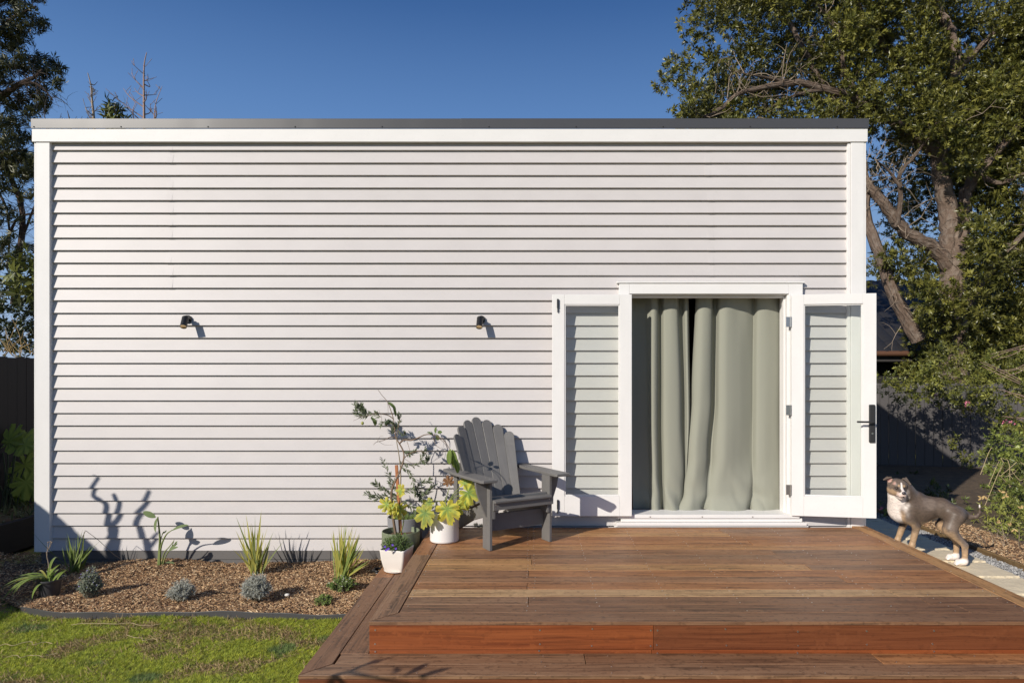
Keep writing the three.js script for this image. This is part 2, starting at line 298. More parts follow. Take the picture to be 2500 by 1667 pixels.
  obj('sill_step', [rbox(.79, 2.56, .372, .399, -.06, .062, .004), rbox(.77, 2.58, .356, .3695, -.06, .05, .003)], T, house);
  for (const x of [1.105, 1.59, 2.06]) { const s = new THREE.CylinderGeometry(.006, .006, .003, 10); s.rotateX(Math.PI / 2); s.translate(x, .452, .0462); obj('screw', s, MT.steel, house); }
  // door leaves, hinge at the local origin, leaf along +x
  const leaf = (hx, hz, turn, flip, label) => {
    const w = .742, h = 2.052, yb = .466, t = .042, st = .114, top = .093, bot = .186;
    const d = obj('door', [
      rbox(.004, st, 0, h, -t, 0, .003, 'y'), rbox(w - st, w, 0, h, -t, 0, .003, 'y'), rbox(st + .0005, w - st - .0005, h - top, h, -t, 0, .003), rbox(st + .0005, w - st - .0005, 0, bot, -t, 0, .003),
      rbox(st, st + .012, bot, h - top, -t + .006, -.009, .003, 'y'), rbox(w - st - .012, w - st, bot, h - top, -t + .006, -.009, .003, 'y'),
      rbox(st + .0125, w - st - .0125, h - top - .012, h - top, -t + .006, -.009, .003), rbox(st + .0125, w - st - .0125, bot, bot + .012, -t + .006, -.009, .003)], T, house);
    d.position.set(hx, yb, hz); d.rotation.y = turn; d.userData.label = label;
    const g = new THREE.PlaneGeometry(w - 2 * st - .004, h - top - bot - .004); g.translate(w / 2, (h - top + bot) / 2, -.022);
    obj('glass_pane', g, MT.glass, d).castShadow = false;
    return d;
  };
  // left leaf is turned right round (its far face is seen), the right leaf swings out a little further
  const L = leaf(.932, .043, Math.PI, 1, 'left door leaf folded back against the weatherboards');
  const R = leaf(2.412, .062, -.165, 0, 'right door leaf with black lever handle');
  for (const y of [1.80, .98, .24]) {
    const hg = merged([cyl(.008, .008, .095, 10, [-.004, y - .0475, .004]), rbox(-.045, -.008, y - .047, y + .047, -.002, .0015, .001)]);
    obj('hinge', hg, MT.steel, R);
  }
  // lever handle on a long plate near the free edge
  const hx = .742 - .042;
  const handle = obj('handle', [new RoundedBoxGeometry(.052, .345, .022, 3, .008).translate(hx, .865, .011), cyl(.011, .011, .05, 14).rotateX(Math.PI / 2).translate(hx, .882, .018), new RoundedBoxGeometry(.155, .017, .013, 2, .005).translate(hx - .068, .882, .066)], MT.blackSatin, R);
  const cylk = cyl(.009, .009, .004, 12).rotateX(Math.PI / 2).translate(hx, .775, .021); obj('keyhole', cylk, MT.steel, R);
  // flush bolts of the left leaf near its free edge (its back is towards us)
  for (const [y, s] of [[1.955, 1], [.10, -1]]) {
    const b = merged([new RoundedBoxGeometry(.017, .085, .018, 2, .004).translate(.69, y + .01, -.051), cyl(.0055, .0055, .125, 10, [.69, y - .07, -.052]), cyl(.004, .004, .022, 8).rotateX(Math.PI / 2).translate(.69, y - .045, -.065)]);
    obj('bolt', b, MT.black, L);
    obj('bolt_pin', cyl(.0035, .0035, .012, 8).rotateX(Math.PI / 2).translate(.69, y - .03, -.058), MT.steel, L);
  }
}

// ------------------------------------------------------------------ curtains behind the open doors
{
  const toX = (x, z) => ((1320 + x / 2.412) - 1298) * (CZ - z) / F;
  const sheet = (rows, name, label, steps = 220) => { // rows: [height, [[x on the photograph, z], ...]]
    const Z0 = -.215, curves = rows.map(([y, pts]) => [y, new THREE.CatmullRomCurve3(pts.map(([x, z]) => V(toX(x, Z0 + z), 0, Z0 + z)), false, 'centripetal')]);
    const m = new MB(), ny = 64, ids = [];
    for (let j = 0; j <= ny; j++) {
      const t = j / ny, y = mixv(2.63, .468, t); let k = 0; while (k < curves.length - 2 && y < curves[k + 1][0]) k++;
      const a = curves[k], b = curves[k + 1], s = smooth(0, 1, clamp((y - a[0]) / (b[0] - a[0])));
      for (let i = 0; i <= steps; i++) {
        const u = i / steps, p = a[1].getPoint(u).lerp(b[1].getPoint(u), s);
        const low = smooth(.95, .5, y), drag = low * .030 * (noise3(p.x * 7 + y * 5, y * 5 - p.x * 3 + 7, 4) - .5) + .010 * (noise3(p.x * 5 + 2, y * 2.2, 8) - .5) + low * .010 * Math.sin((p.x * 1.2 + y) * 26 + 4 * noise3(p.x * 4, y * 4, 3)) * smooth(.45, .7, noise3(p.x * 6 + 11, y * 3, 6));
        const wob = drag + (noise3(p.x * 9 + 3, y * 1.6, 2) - .5) * .012 + (noise3(p.x * 24, y * 7, 5) - .5) * .004 * smooth(1.2, .6, y);
        ids.push(m.v(V(p.x, y + (j === ny ? (noise3(p.x * 12, 1, 9) - .5) * .01 : 0), p.z + wob), u * 2.4, y));
      }
    }
    for (let j = 0; j < ny; j++) for (let i = 0; i < steps; i++) { const q = j * (steps + 1) + i; m.quad(ids[q], ids[q + steps + 1], ids[q + steps + 2], ids[q + 1]); }
    const o = m.build(name, MT.curtain, scene); tag(o, label, 'curtain'); return o;
  };
  sheet([[2.63, [[536, -.02], [570, -.055], [612, -.045], [640, .0], [655, .03], [672, .035], [690, .01], [697, -.035], [705, -.05], [716, -.02], [726, .02], [745, .035], [775, .045], [802, .035], [813, 0], [817, -.045], [832, -.055], [842, -.02], [850, .012], [862, .018], [872, -.03]]],
    [1.35, [[538, -.02], [575, -.06], [625, -.05], [645, .0], [655, .03], [670, .035], [688, .01], [695, -.04], [708, -.055], [718, -.02], [724, .02], [745, .04], [785, .045], [815, .035], [832, .0], [836, -.04], [846, -.05], [855, -.025], [862, .01], [872, .018], [882, -.03]]],
    [.80, [[540, -.02], [580, -.06], [636, -.05], [652, .0], [664, .03], [676, .035], [692, .01], [700, -.045], [712, -.055], [720, -.02], [728, .02], [750, .045], [790, .05], [826, .035], [842, .01], [845, -.02], [848, -.03], [852, -.02], [856, -.005], [860, .005], [866, -.02]]],
    [.468, [[545, -.01], [590, -.04], [640, -.02], [655, .03], [672, .055], [692, .05], [706, .02], [714, -.03], [722, -.04], [728, -.01], [736, .03], [760, .055], [790, .06], [812, .045], [826, .02], [832, .0], [836, -.01], [840, -.01], [844, -.005], [848, 0], [854, -.02]]]],
    'curtain', 'narrow sage grey curtain gathered in deep folds behind the left door leaf');
  sheet([[2.63, [[912, -.04], [918, -.01], [930, .025], [955, .05], [990, .048], [1009, .025], [1015, -.02], [1024, -.055], [1036, -.05], [1044, -.01], [1056, .03], [1085, .052], [1120, .05], [1170, .03], [1215, .0], [1245, -.03], [1256, -.04], [1264, -.02], [1282, .02], [1320, .035], [1375, .015], [1420, -.02]]],
    [1.55, [[890, -.035], [896, -.005], [912, .03], [940, .055], [975, .05], [1000, .025], [1010, -.02], [1020, -.055], [1030, -.05], [1040, -.01], [1052, .03], [1085, .055], [1120, .052], [1170, .028], [1212, -.005], [1240, -.032], [1252, -.042], [1260, -.02], [1278, .022], [1318, .036], [1372, .014], [1420, -.02]]],
    [1.0, [[864, -.03], [872, .0], [888, .03], [915, .058], [948, .055], [975, .03], [988, -.01], [998, -.045], [1008, -.045], [1020, -.01], [1040, .03], [1078, .06], [1115, .055], [1165, .025], [1208, -.01], [1236, -.035], [1248, -.04], [1256, -.015], [1274, .025], [1315, .04], [1370, .016], [1420, -.015]]],
    [.62, [[842, -.02], [850, .01], [866, .035], [892, .055], [922, .05], [950, .035], [970, .015], [980, -.005], [992, -.005], [1008, .01], [1035, .03], [1085, .045], [1145, .05], [1200, .045], [1230, .03], [1244, .005], [1250, -.015], [1270, .005], [1312, .035], [1368, .04], [1420, .0]]],
    [.468, [[812, .03], [822, .05], [846, .075], [880, .08], [910, .06], [935, .03], [952, -.01], [960, -.03], [975, .0], [1000, .05], [1050, .085], [1110, .09], [1170, .075], [1208, .05], [1222, .01], [1232, -.02], [1248, .03], [1290, .075], [1340, .07], [1375, .04], [1420, .01]]]],
    'curtain', 'wide sage grey curtain hanging nearly flat behind the right half of the doorway');
}

// ------------------------------------------------------------------ wall lights
function wallLight(px, py, lean, off, label) {
  const c = P(px, py, CZ + .03), t = thing('wall_light', label, 'wall light', [c.x, c.y, -.034], 0, 'spot lights on the weatherboard wall');
  obj('wall_plate', [cyl(.038, .036, .016, 28).rotateX(Math.PI / 2), cyl(.03, .036, .004, 28, [0, .016, 0]).rotateX(Math.PI / 2)], MT.black, t);
  obj('knuckle', [cyl(.011, .011, .055, 14).rotateX(Math.PI / 2).translate(off * .4, .002, .012), new THREE.SphereGeometry(.021, 18, 12).translate(off * .7, .004, .066)], MT.black, t);
  const sh = obj('lamp_shade', lathe([[0, .052], [.022, .052], [.0285, .049], [.03, .044], [.03, .0405], [.0292, .040], [.0292, .0385], [.03, .038], [.03, -.064], [.0272, -.064], [.026, -.057], [0, -.055]], 32), MT.black, t);
  sh.position.set(off, -.030, .098); sh.rotation.set(-.62, 0, -lean);
  obj('lens', lathe([[0, -.058], [.014, -.0575], [.0265, -.0605]], 24), MT.gold, sh);
  return t;
}
wallLight(457, 779, -.12, .020, 'black spot light at the left end of the bare weatherboard wall');
wallLight(1175, 780, .03, -.008, 'black spot light on the wall between the chair and the doors');
// ------------------------------------------------------------------ timber deck with one step down
const deck = thing('timber_deck', 'weathered brown timber deck with a lower step before the glazed doors', 'deck');
{
  const g = .004, X0 = -.793, X1 = 3.002, Zf = 2.444, bw = .1417, pit = .1457, th = .021;
  let n = 0;
  const uvo = () => [rnd() * 2, rnd()];
  const board = (x0, x1, z0, z1, y, m, name = 'deck_board') => { const e = rr(-.0008, .0008); return obj(name, rbox(x0, x1, y - th + e, y + e, z0, z1, .003, 'x', uvo()), m, deck); };
  const mitre = (pts, y, m, along, name = 'border_board') => { // outline in x,z
    const gm = prism(pts.map(([x, z]) => [x, -z]), th, .002); gm.rotateX(-Math.PI / 2); gm.translate(0, y - th / 2 + rr(-.0006, .0006), 0); gm.computeVertexNormals(); return obj(name, uvBox(gm, along, uvo()), m, deck);
  };
  // field boards from the front (row 0 is the mitred front border) to the wall; [joints], kinds
  const joints = { 1: [2.62], 2: [-.02, 2.46], 3: [2.35], 4: [-.03, 2.27], 5: [2.16], 6: [-.02], 7: [2.04], 8: [0, 1.9], 9: [-.01], 10: [1.93], 11: [], 12: [1.85], 13: [0], 14: [1.75], 15: [1.72] };
  const D = MT.deck, tone = { 1: MT.deckDark, 2: MT.deckDark, 3: MT.deckPale, 4: D[4], 5: D[4], 6: D[5], 7: D[3], 8: D[3], 9: D[5], 10: D[4], 11: D[1], 12: D[0], 13: D[2], 14: D[3], 15: D[1], 16: MT.deckOrange };
  const screws = [];
  for (let r = 1; r <= 16; r++) {
    const z1 = Zf - r * pit, z0 = r === 16 ? .066 : z1 - bw; if (z0 >= z1) continue;
    let x = X0 + g; const js = joints[r] ?? [];
    js.concat([X1]).forEach((j, k) => {
      let m = tone[r] ?? pick(D); if (k && r !== 3) m = pick([m, D[4], D[0], MT.deckGrey]); if (r === 4 && !k) m = D[2]; if (r === 2 && !k) m = D[0]; if (r === 6 && !k) m = D[5];
      if (r === 1 || r === 2) m = k || r === 1 ? MT.deckDark : MT.deckGrey;
      board(x, j - (j === X1 ? 0 : .0015), z0, z1, DECK, m); x = j + .0015;
    });
    for (const sx of [X0 + .03, -.03, .02, .41, .86, 1.30, 1.75, 2.2, 2.55, 2.96]) for (const sz of [z0 + .03, z1 - .03]) if (rnd() < .75) screws.push([sx + rr(-.006, .006), DECK + .0008, sz]);
  }
  mitre([[-.936, 2.444], [3.142, 2.444], [3.002, 2.444 - bw], [-.790, 2.444 - bw]], DECK, MT.deckDark, 'x');
  mitre([[-.936, 2.438], [-.797, 2.444 - bw - .002], [-.797, 1.01], [-.936, 1.01]], DECK, MT.deckGrey, 'z');
  mitre([[-.936, 1.007], [-.797, 1.007], [-.797, .0], [-.936, .0]], DECK, D[2], 'z');
  mitre([[3.138, 2.438], [3.138, .0], [3.006, .0], [3.006, 2.444 - bw - .003]], DECK, D[3], 'z');
  // fascia of the upper deck: front in three lengths, sides
  const riser = (x0, x1, y0, y1, z, m, nm = 'riser_board') => obj(nm, rbox(x0, x1, y0, y1, z - .02, z, .002, 'x', uvo()), m, deck);
  riser(-.934, .70, .193, .3335, 2.440, MT.riser[0]); riser(.702, 3.14, .193, .3335, 2.4395, MT.riser[1]);
  riser(-.934, .69, TREAD - .004, .1905, 2.438, MT.riser[0]); riser(.692, 3.14, TREAD - .004, .1905, 2.4375, MT.riser[0]);
  for (const x of [-.936, 3.121]) obj('side_board', rbox(x, x + .019, TREAD + .001, .334, .0, 2.417, .002, 'z', uvo()), MT.riser[1], deck);
  obj('side_board', rbox(3.122, 3.14, -.05, TREAD - .006, .0, 2.417, .002, 'z', uvo()), MT.riser[1], deck);
  // lower tread: front pair, left pair
  const Zs = 2.722;
  mitre([[-1.245, Zs], [3.30, Zs], [3.30, Zs - .14], [-1.102, Zs - .14]], TREAD, MT.deckGrey, 'x', 'tread_board');
  for (const [a, b, m] of [[-1.092, .30, MT.deckGrey], [.303, 1.95, MT.deckDark], [1.953, 3.30, D[0]]]) board(a, b, Zs - .2835, Zs - .144, TREAD, m, 'tread_board');
  mitre([[-1.245, Zs - .005], [-1.105, Zs - .145], [-1.105, .98], [-1.245, .98]], TREAD, MT.deckDark, 'z', 'tread_board');
  mitre([[-1.245, .977], [-1.105, .977], [-1.105, -.03], [-1.245, -.03]], TREAD, D[2], 'z', 'tread_board');
  mitre([[-1.101, Zs - .2845], [-.94, Zs - .2845], [-.94, -.03], [-1.101, -.03]], TREAD, MT.deckDark, 'z', 'tread_board');
  riser(-1.243, 3.30, .005, TREAD - th - .003, Zs - .003, MT.riser[1]);
  obj('side_board', rbox(-1.243, -1.224, -.04, TREAD - th - .002, -.03, Zs - .026, .002, 'z', uvo()), MT.riser[1], deck);
  // joists below, seen as dark in the gaps
  const js = []; for (let x = -.85; x < 3.1; x += .45) js.push(ebox(x, x + .045, .18, DECK - th - .002, .02, 2.41)); obj('joist', js, MT.dark, deck).userData.kind = 'stuff';
  // screws
  for (const sx of [-.6, .05, .45, .95, 1.55, 2.05, 2.55]) for (const sz of [Zs - .03, Zs - .11, Zs - .17, Zs - .25]) if (rnd() < .8) screws.push([sx + rr(-.03, .03), TREAD + .0008, sz]);
  for (let z = .1; z < 2.2; z += .45) { screws.push([-.91, DECK + .0008, z], [-.82, DECK + .0008, z + .01], [3.03, DECK + .0008, z], [3.11, DECK + .0008, z], [-1.2, TREAD + .0008, z + .2]); }
  const sg = new THREE.CylinderGeometry(.0042, .0042, .002, 10), sm = [];
  for (const s of screws) sm.push(M4(V(...s), QE(0, 0, 0), 1));
  for (const x of [-.90, .045, .345, .685, .718, 1.12, 1.53, 1.93, 2.31]) for (const y of [.222, .305, .18]) { if (y === .18 && rnd() < .3) continue; sm.push(M4(V(x + rr(-.006, .006), y + rr(-.008, .008), 2.4408), QE(Math.PI / 2, 0, 0), 1.15)); }
  scatter('screw', sg, MT.screw, sm, null, deck);
}

// ------------------------------------------------------------------ slatted garden armchair
{
  const c = thing('garden_armchair', 'dark grey painted slatted garden armchair with a fan back beside the doors', 'chair', [-.083, DECK + .001, .757], .545);
  const M = MT.chair, B = (name, x0, x1, y0, y1, z0, z1, al = 'x') => obj(name, rbox(x0, x1, y0, y1, z0, z1, .003, al, [rnd(), rnd()]), M, c);
  const sw = .285; // half the width over the front legs
  for (const s of [-1, 1]) {
    const x = s * sw;
    B('front_leg', x - .012, x + .012, 0, .562, -.125, 0, 'y');
    // tapered bracket outside the leg, under the arm
    const br = prism([[0, .562], [.098, .562], [.10, .535], [.085, .46], [.055, .38], [.02, .30], [0, .262]].map(([q, h]) => [s * q, h]), .024, .002);
    br.translate(x + s * .0125, 0, -.062); obj('arm_bracket', br, M, c);
    // arm: rounded front, narrower at the back
    const arm = prism([[-.075, -.085], [-.06, -.105], [.06, -.105], [.078, -.085], [.078, .42], [.05, .70], [-.02, .70], [-.065, .45]].map(([q, f]) => [s * (q + .047), f]), .024, .004);
    arm.rotateX(-Math.PI / 2); arm.computeVertexNormals();
    arm.translate(x + s * .012, .574, 0); const A = obj('arm', uvBox(arm, 'z', [rnd(), rnd()]), M, c);
    // side rail: from the seat front back and down to the floor
    const rail = prism([[-.02, .255], [-.02, .375], [.05, .392], [.30, .30], [.86, .10], [.93, .0], [.74, .0], [.36, .175], [.10, .255]], .024, .002);
    rail.rotateY(Math.PI / 2); rail.translate(s * (sw - .026), 0, -.015); obj('side_rail', uvBox(rail, 'z'), M, c);
    B('rear_post', s * (sw - .002) - .012, s * (sw - .002) + .012, .17, .562, -.70, -.63, 'y');
  }
  B('apron', -sw + .01, sw + .013, .325, .388, .003, .025);
  B('stretcher_board', -sw + .0135, sw - .0135, .135, .275, -.11, -.088);
  // seat slats follow the curve of the rails
  const seat = [[.008, .405, .05], [-.075, .418, -.10], [-.165, .392, -.32], [-.255, .358, -.36], [-.345, .322, -.38], [-.435, .288, -.38]];
  for (const [z, y, a] of seat) { const g = rbox(-sw + .0, sw - .0, -.010, .010, -.040, .040, .005, 'x', [rnd(), rnd()]); g.rotateX(a); g.translate(0, y - .01, z); if (z > -.12) g.scale((sw - .014) / sw, 1, 1); obj('seat_slat', g, M, c); }
  // back: seven slats fanning upwards, rounded tops
  const tilt = -.46, lens = [.70, .79, .855, .885, .85, .79, .70];
  for (let k = 0; k < 7; k++) {
    const u = k - 3, l = lens[k], wb = .070 / 2, wt = .094 / 2, pts = [[-wb, 0], [wb, 0], [wt, l - wt]];
    for (let q = 1; q < 10; q++) { const a = q / 10 * Math.PI; pts.push([Math.cos(a) * wt, l - wt + Math.sin(a) * wt]); } pts.push([-wt, l - wt]);
    const g = prism(pts, .019, .003); g.rotateZ(-u * .034); g.rotateY(-u * .155); g.translate(.455 * Math.sin(u * .155), 0, .455 * (1 - Math.cos(u * .155)) - .02); g.rotateX(tilt); g.translate(0, .235, -.445);
    obj('back_slat', uvBox(g, 'y', [rnd(), rnd()]), M, c);
  }
  for (const [h, w] of [[.10, .26], [.42, .33]]) { const g = rbox(-w, w, -.035, .035, -.012, .012, .002); g.translate(0, h, -.032); g.rotateX(tilt); g.translate(0, .235, -.445); obj('back_rail', g, M, c); }
  { const sc = new THREE.CylinderGeometry(.0045, .0045, .002, 9), sm = [], X = QE(0, 0, Math.PI / 2), Z = QE(Math.PI / 2, 0, 0), Y0 = QE(0, 0, 0);
    for (const s of [-1, 1]) { for (const [y, z] of [[.36, -.035], [.36, -.095], [.20, -.06]]) sm.push(M4(V(s * (sw + .0125), y, z), X, 1)); for (const z of [-.03, -.10, .46, .62]) sm.push(M4(V(s * (sw + .03), .5865, z > 0 ? -z : z + .06), Y0, 1)); for (const y of [.345, .37]) sm.push(M4(V(s * (sw - .03), y, .0255), Z, 1)); }
    const o = scatter('screw', sc, MT.steel, sm, null, c); }
  B('arm_rail', -sw - .05, sw + .05, .525, .5615, -.695, -.628);
}
// ------------------------------------------------------------------ ground, lawn, planting bed, path
const ground = struct('ground', uvBox(new THREE.PlaneGeometry(700, 700).rotateX(-Math.PI / 2).translate(0, -.14, 0)), MT.turf);
const sheetXZ = (x0, x1, z0, z1, nx, nz, f) => { const g = new THREE.PlaneGeometry(x1 - x0, z1 - z0, nx, nz); g.rotateX(-Math.PI / 2); g.translate((x0 + x1) / 2, 0, (z0 + z1) / 2); const p = g.attributes.position; for (let k = 0; k < p.count; k++) p.setY(k, f(p.getX(k), p.getZ(k))); g.computeVertexNormals(); const uv = g.attributes.uv; for (let k = 0; k < p.count; k++) uv.setXY(k, p.getX(k), p.getZ(k)); return g; };
const edgeZ = x => x < -3.35 ? 1.32 - .28 * Math.pow((-3.35 - x) / .55, 2) * .55 : 1.32 - .03 * Math.sin((x + 3.35) * 2.4) - .01 * (x + 3.35);
const bedY = (x, z) => -.015 + .022 * Math.sin(x * 3.1 + z * 2) * Math.sin(z * 4.3 + 1) + .03 * (noise3(x * 5, z * 5, 3) - .5) + .018 * smooth(.35, .05, z) - .02 * smooth(1.0, 1.3, z);
const lawnY = (x, z) => -.045 + .014 * (noise3(x * 3 + 9, z * 3, 1) - .5);
struct('lawn', sheetXZ(-6.36, -1.22, .95, 8.6, 60, 70, lawnY), MT.turf);
struct('lawn_front', sheetXZ(-1.2199, 12, 2.75, 8.6, 30, 16, (x, z) => -.05), MT.turf);
struct('planting_bed', (() => { const g = sheetXZ(-6.36, -1.20, -.05, 1.34, 110, 44, bedY); const p = g.attributes.position; for (let k = 0; k < p.count; k++) { const e = edgeZ(p.getX(k)) - .01; if (p.getZ(k) > e) { p.setZ(k, Math.min(p.getZ(k), e)); p.setY(k, bedY(p.getX(k), e)); } } g.computeVertexNormals(); return g; })(), MT.soil);
{ // bark chips
  const shapes = new THREE.BoxGeometry(1, 1, 1, 1, 1, 1); { const p = shapes.attributes.position; for (let k = 0; k < p.count; k++) { const x = p.getX(k), y = p.getY(k), z = p.getZ(k); p.setXYZ(k, x + (z > 0 ? .12 : -.05) * y, y * (x > 0 ? .5 : 1) + .25 * x * z, z * (x > 0 ? .55 : 1)); } shapes.computeVertexNormals(); }
  const m = [], c = [];
  const tones = [[.60, .40, .215], [.42, .26, .13], [.30, .165, .08], [.15, .078, .040], [.72, .54, .33], [.07, .038, .022], [.36, .215, .115], [.20, .11, .055], [.50, .33, .18]];
  const chip = (x, z, y, k) => { const L = rr(.010, .030) * (rnd() < .14 ? 1.7 : 1), w = rr(.003, .009), h = rr(.0018, .005); m.push(M4(V(x, y + rr(.001, .014) + k, z), QE(rr(-.35, .35), rr(0, 6.28), rr(-.45, .45)), V(L, h, w))); const t = pick(tones), f = rr(.72, 1.35); c.push(rgb(t[0] * f, t[1] * f, t[2] * f)); };
  for (let k = 0; k < 84000; k++) { const x = rr(-4.1, -1.22), z = rr(-.03, 1.33); if (z < edgeZ(x) - .012) chip(x, z, bedY(x, z), rnd() < .25 ? .008 : 0); }
  for (let k = 0; k < 9000; k++) { const x = rr(-5.8, -4.1), z = rr(-.4, 1.25); if (z < edgeZ(Math.max(x, -3.95))) chip(x, z, -.01, 0); }
  tag(scatter('bark_mulch', shapes, std(1, 1, 1, .85), m, c), 'brown bark chip mulch covering the planting bed', 'mulch');
  const s2 = [], c2 = []; for (let k = 0; k < 9000; k++) { const z = rr(-1.6, 2.2), x = rr(4.42, 5.0); s2.push(M4(V(x, .05 + rr(0, .012), z), QE(rr(-.35, .35), rr(0, 6.28), rr(-.4, .4)), V(rr(.012, .04), rr(.002, .005), rr(.004, .01)))); const t = pick(tones), f = rr(.9, 1.3); c2.push(rgb(t[0] * f, t[1] * f, t[2] * f)); }
  tag(scatter('leaf_mulch', shapes, std(1, 1, 1, .85), s2, c2), 'brown mulch strip between the path edging and the shrubs', 'mulch');
}
{ // flexible black edging
  const pts = []; for (let x = -3.92; x <= -1.235; x += .06) pts.push(V(x, 0, edgeZ(x)));
  const m = new MB(); let la;
  for (const p of pts) { const y = .008 + .006 * Math.sin(p.x * 5) + .004 * Math.sin(p.x * 13), w = .004, q = [V(p.x, -.09, p.z + .006), V(p.x, y - .006, p.z), V(p.x, y, p.z + .003), V(p.x, y - .003, p.z - w - .002), V(p.x, -.09, p.z - w)].map((a, k) => m.v(a, p.x, k * .03)); if (la) for (let k = 0; k < 4; k++) m.quad(la[k], q[k], q[k + 1], la[k + 1]); la = q; }
  tag(m.build('bed_edging', std(.055, .054, .055, .5, { map: grime, bumpMap: paintBump, bumpScale: .003 })), 'black flexible edging strip between the bark bed and the lawn', 'edging');
}
{ // grass
  const tuft = (seedN, n, h0, h1, spread, lean) => { const b = new MB(); for (let k = 0; k < n; k++) { const a = rr(0, 6.28), r = rr(0, spread), l = rr(.2, lean); b.leaf(V(Math.cos(a) * r, -.004, Math.sin(a) * r), V(Math.cos(a + rr(-.6, .6)) * l, 1, Math.sin(a + rr(-.6, .6)) * l), V(Math.cos(a), .4, Math.sin(a)).negate(), rr(h0, h1), rr(.0022, .0042), { bend: rr(.1, .9), n: 2, shape: 'blade', fold: .3 }); } return b.geo(); };
  const green = [], gc = [], dry = [], dc = [];
  const place = (x, z, dense) => {
    const bare = smooth(.50, .66, fbm(x / 7 + .3, z / 7, 22, 26, 4, 611)) * .9 + .25 * smooth(.55, .7, fbm(x / 7, z / 7, 38, 38, 2, 613));
    const near = smooth(.25, 0, Math.abs(z - edgeZ(x)));
    const y = lawnY(x, z), q = QE(rr(-.3, .3), rr(0, 6.28), rr(-.3, .3));
    if (rnd() > bare * .85) { const dk = .75 * smooth(.66, .74, fbm(x / 7 + .5, z / 7 + .2, 30, 34, 3, 617)); const f = rr(.5, 1.25), t = rnd(); green.push(M4(V(x, y, z), q, V(1, rr(.7, 1.15) * (1 + near * .5) * (1 - bare * .4), 1))); gc.push(rgb(mixv(mixv(.34, .56, t), .12, dk) * f, mixv(mixv(.44, .56, t), .22, dk) * f, mixv(.040, .08, dk) * f)); }
    else if (rnd() < .5) { const f = rr(.6, 1.15); dry.push(M4(V(x, y + .002, z), QE(rr(.7, 1.4) * (rnd() < .5 ? -1 : 1), rr(0, 6.28), rr(-1.2, 1.2)), V(1, rr(.6, 1.1), 1))); dc.push(rgb(.44 * f, .32 * f, .15 * f)); }
  };
  for (let k = 0; k < 42000; k++) { const x = rr(-4.3, -1.2), z = rr(1.2, 2.75); if (z > edgeZ(x) + .004 && !(x > -1.25 && z < 2.74)) place(x, z); }
  for (let k = 0; k < 5000; k++) { const x = rr(-6.3, -1.2), z = rr(2.75, 8.5); place(x, z); }
  for (let k = 0; k < 1500; k++) place(rr(-1.2, 6), rr(2.8, 8.5));
  for (let k = 0; k < 1800; k++) { const x = rr(-5.6, -3.95), z = rr(1.0, 2.6); place(x, z); }
  tag(scatter('grass', tuft(1, 8, .014, .038, .014, 1.1), leafMat(1, 1, 1, .35), green, gc), 'short patchy green grass of the lawn', 'grass');
  tag(scatter('dry_grass', tuft(2, 5, .02, .055, .014, 1.4), leafMat(1, 1, 1, .25), dry, dc), 'straw coloured dead grass between the green patches', 'grass');
  const runners = new MB(); for (const [a, b] of [[[2, 1579], [130, 1577]], [[180, 1529], [390, 1531]], [[300, 1560], [390, 1572]], [[20, 1612], [130, 1608]]]) { const pa = P(a[0], a[1], F * 1.8 / (a[1] - 916)), pb = P(b[0], b[1], F * 1.8 / (b[1] - 916)); const pts = []; for (let k = 0; k <= 8; k++) pts.push(pa.clone().lerp(pb, k / 8).add(V(rr(-.015, .015), .022 + rr(-.006, .006), rr(-.03, .03)))); runners.tube(curve(pts, 24), .0022, 5); }
  tag(runners.build('dry_runner', MT.straw), 'thin dry grass runners lying across the lawn', 'grass').userData.kind = 'stuff';
}
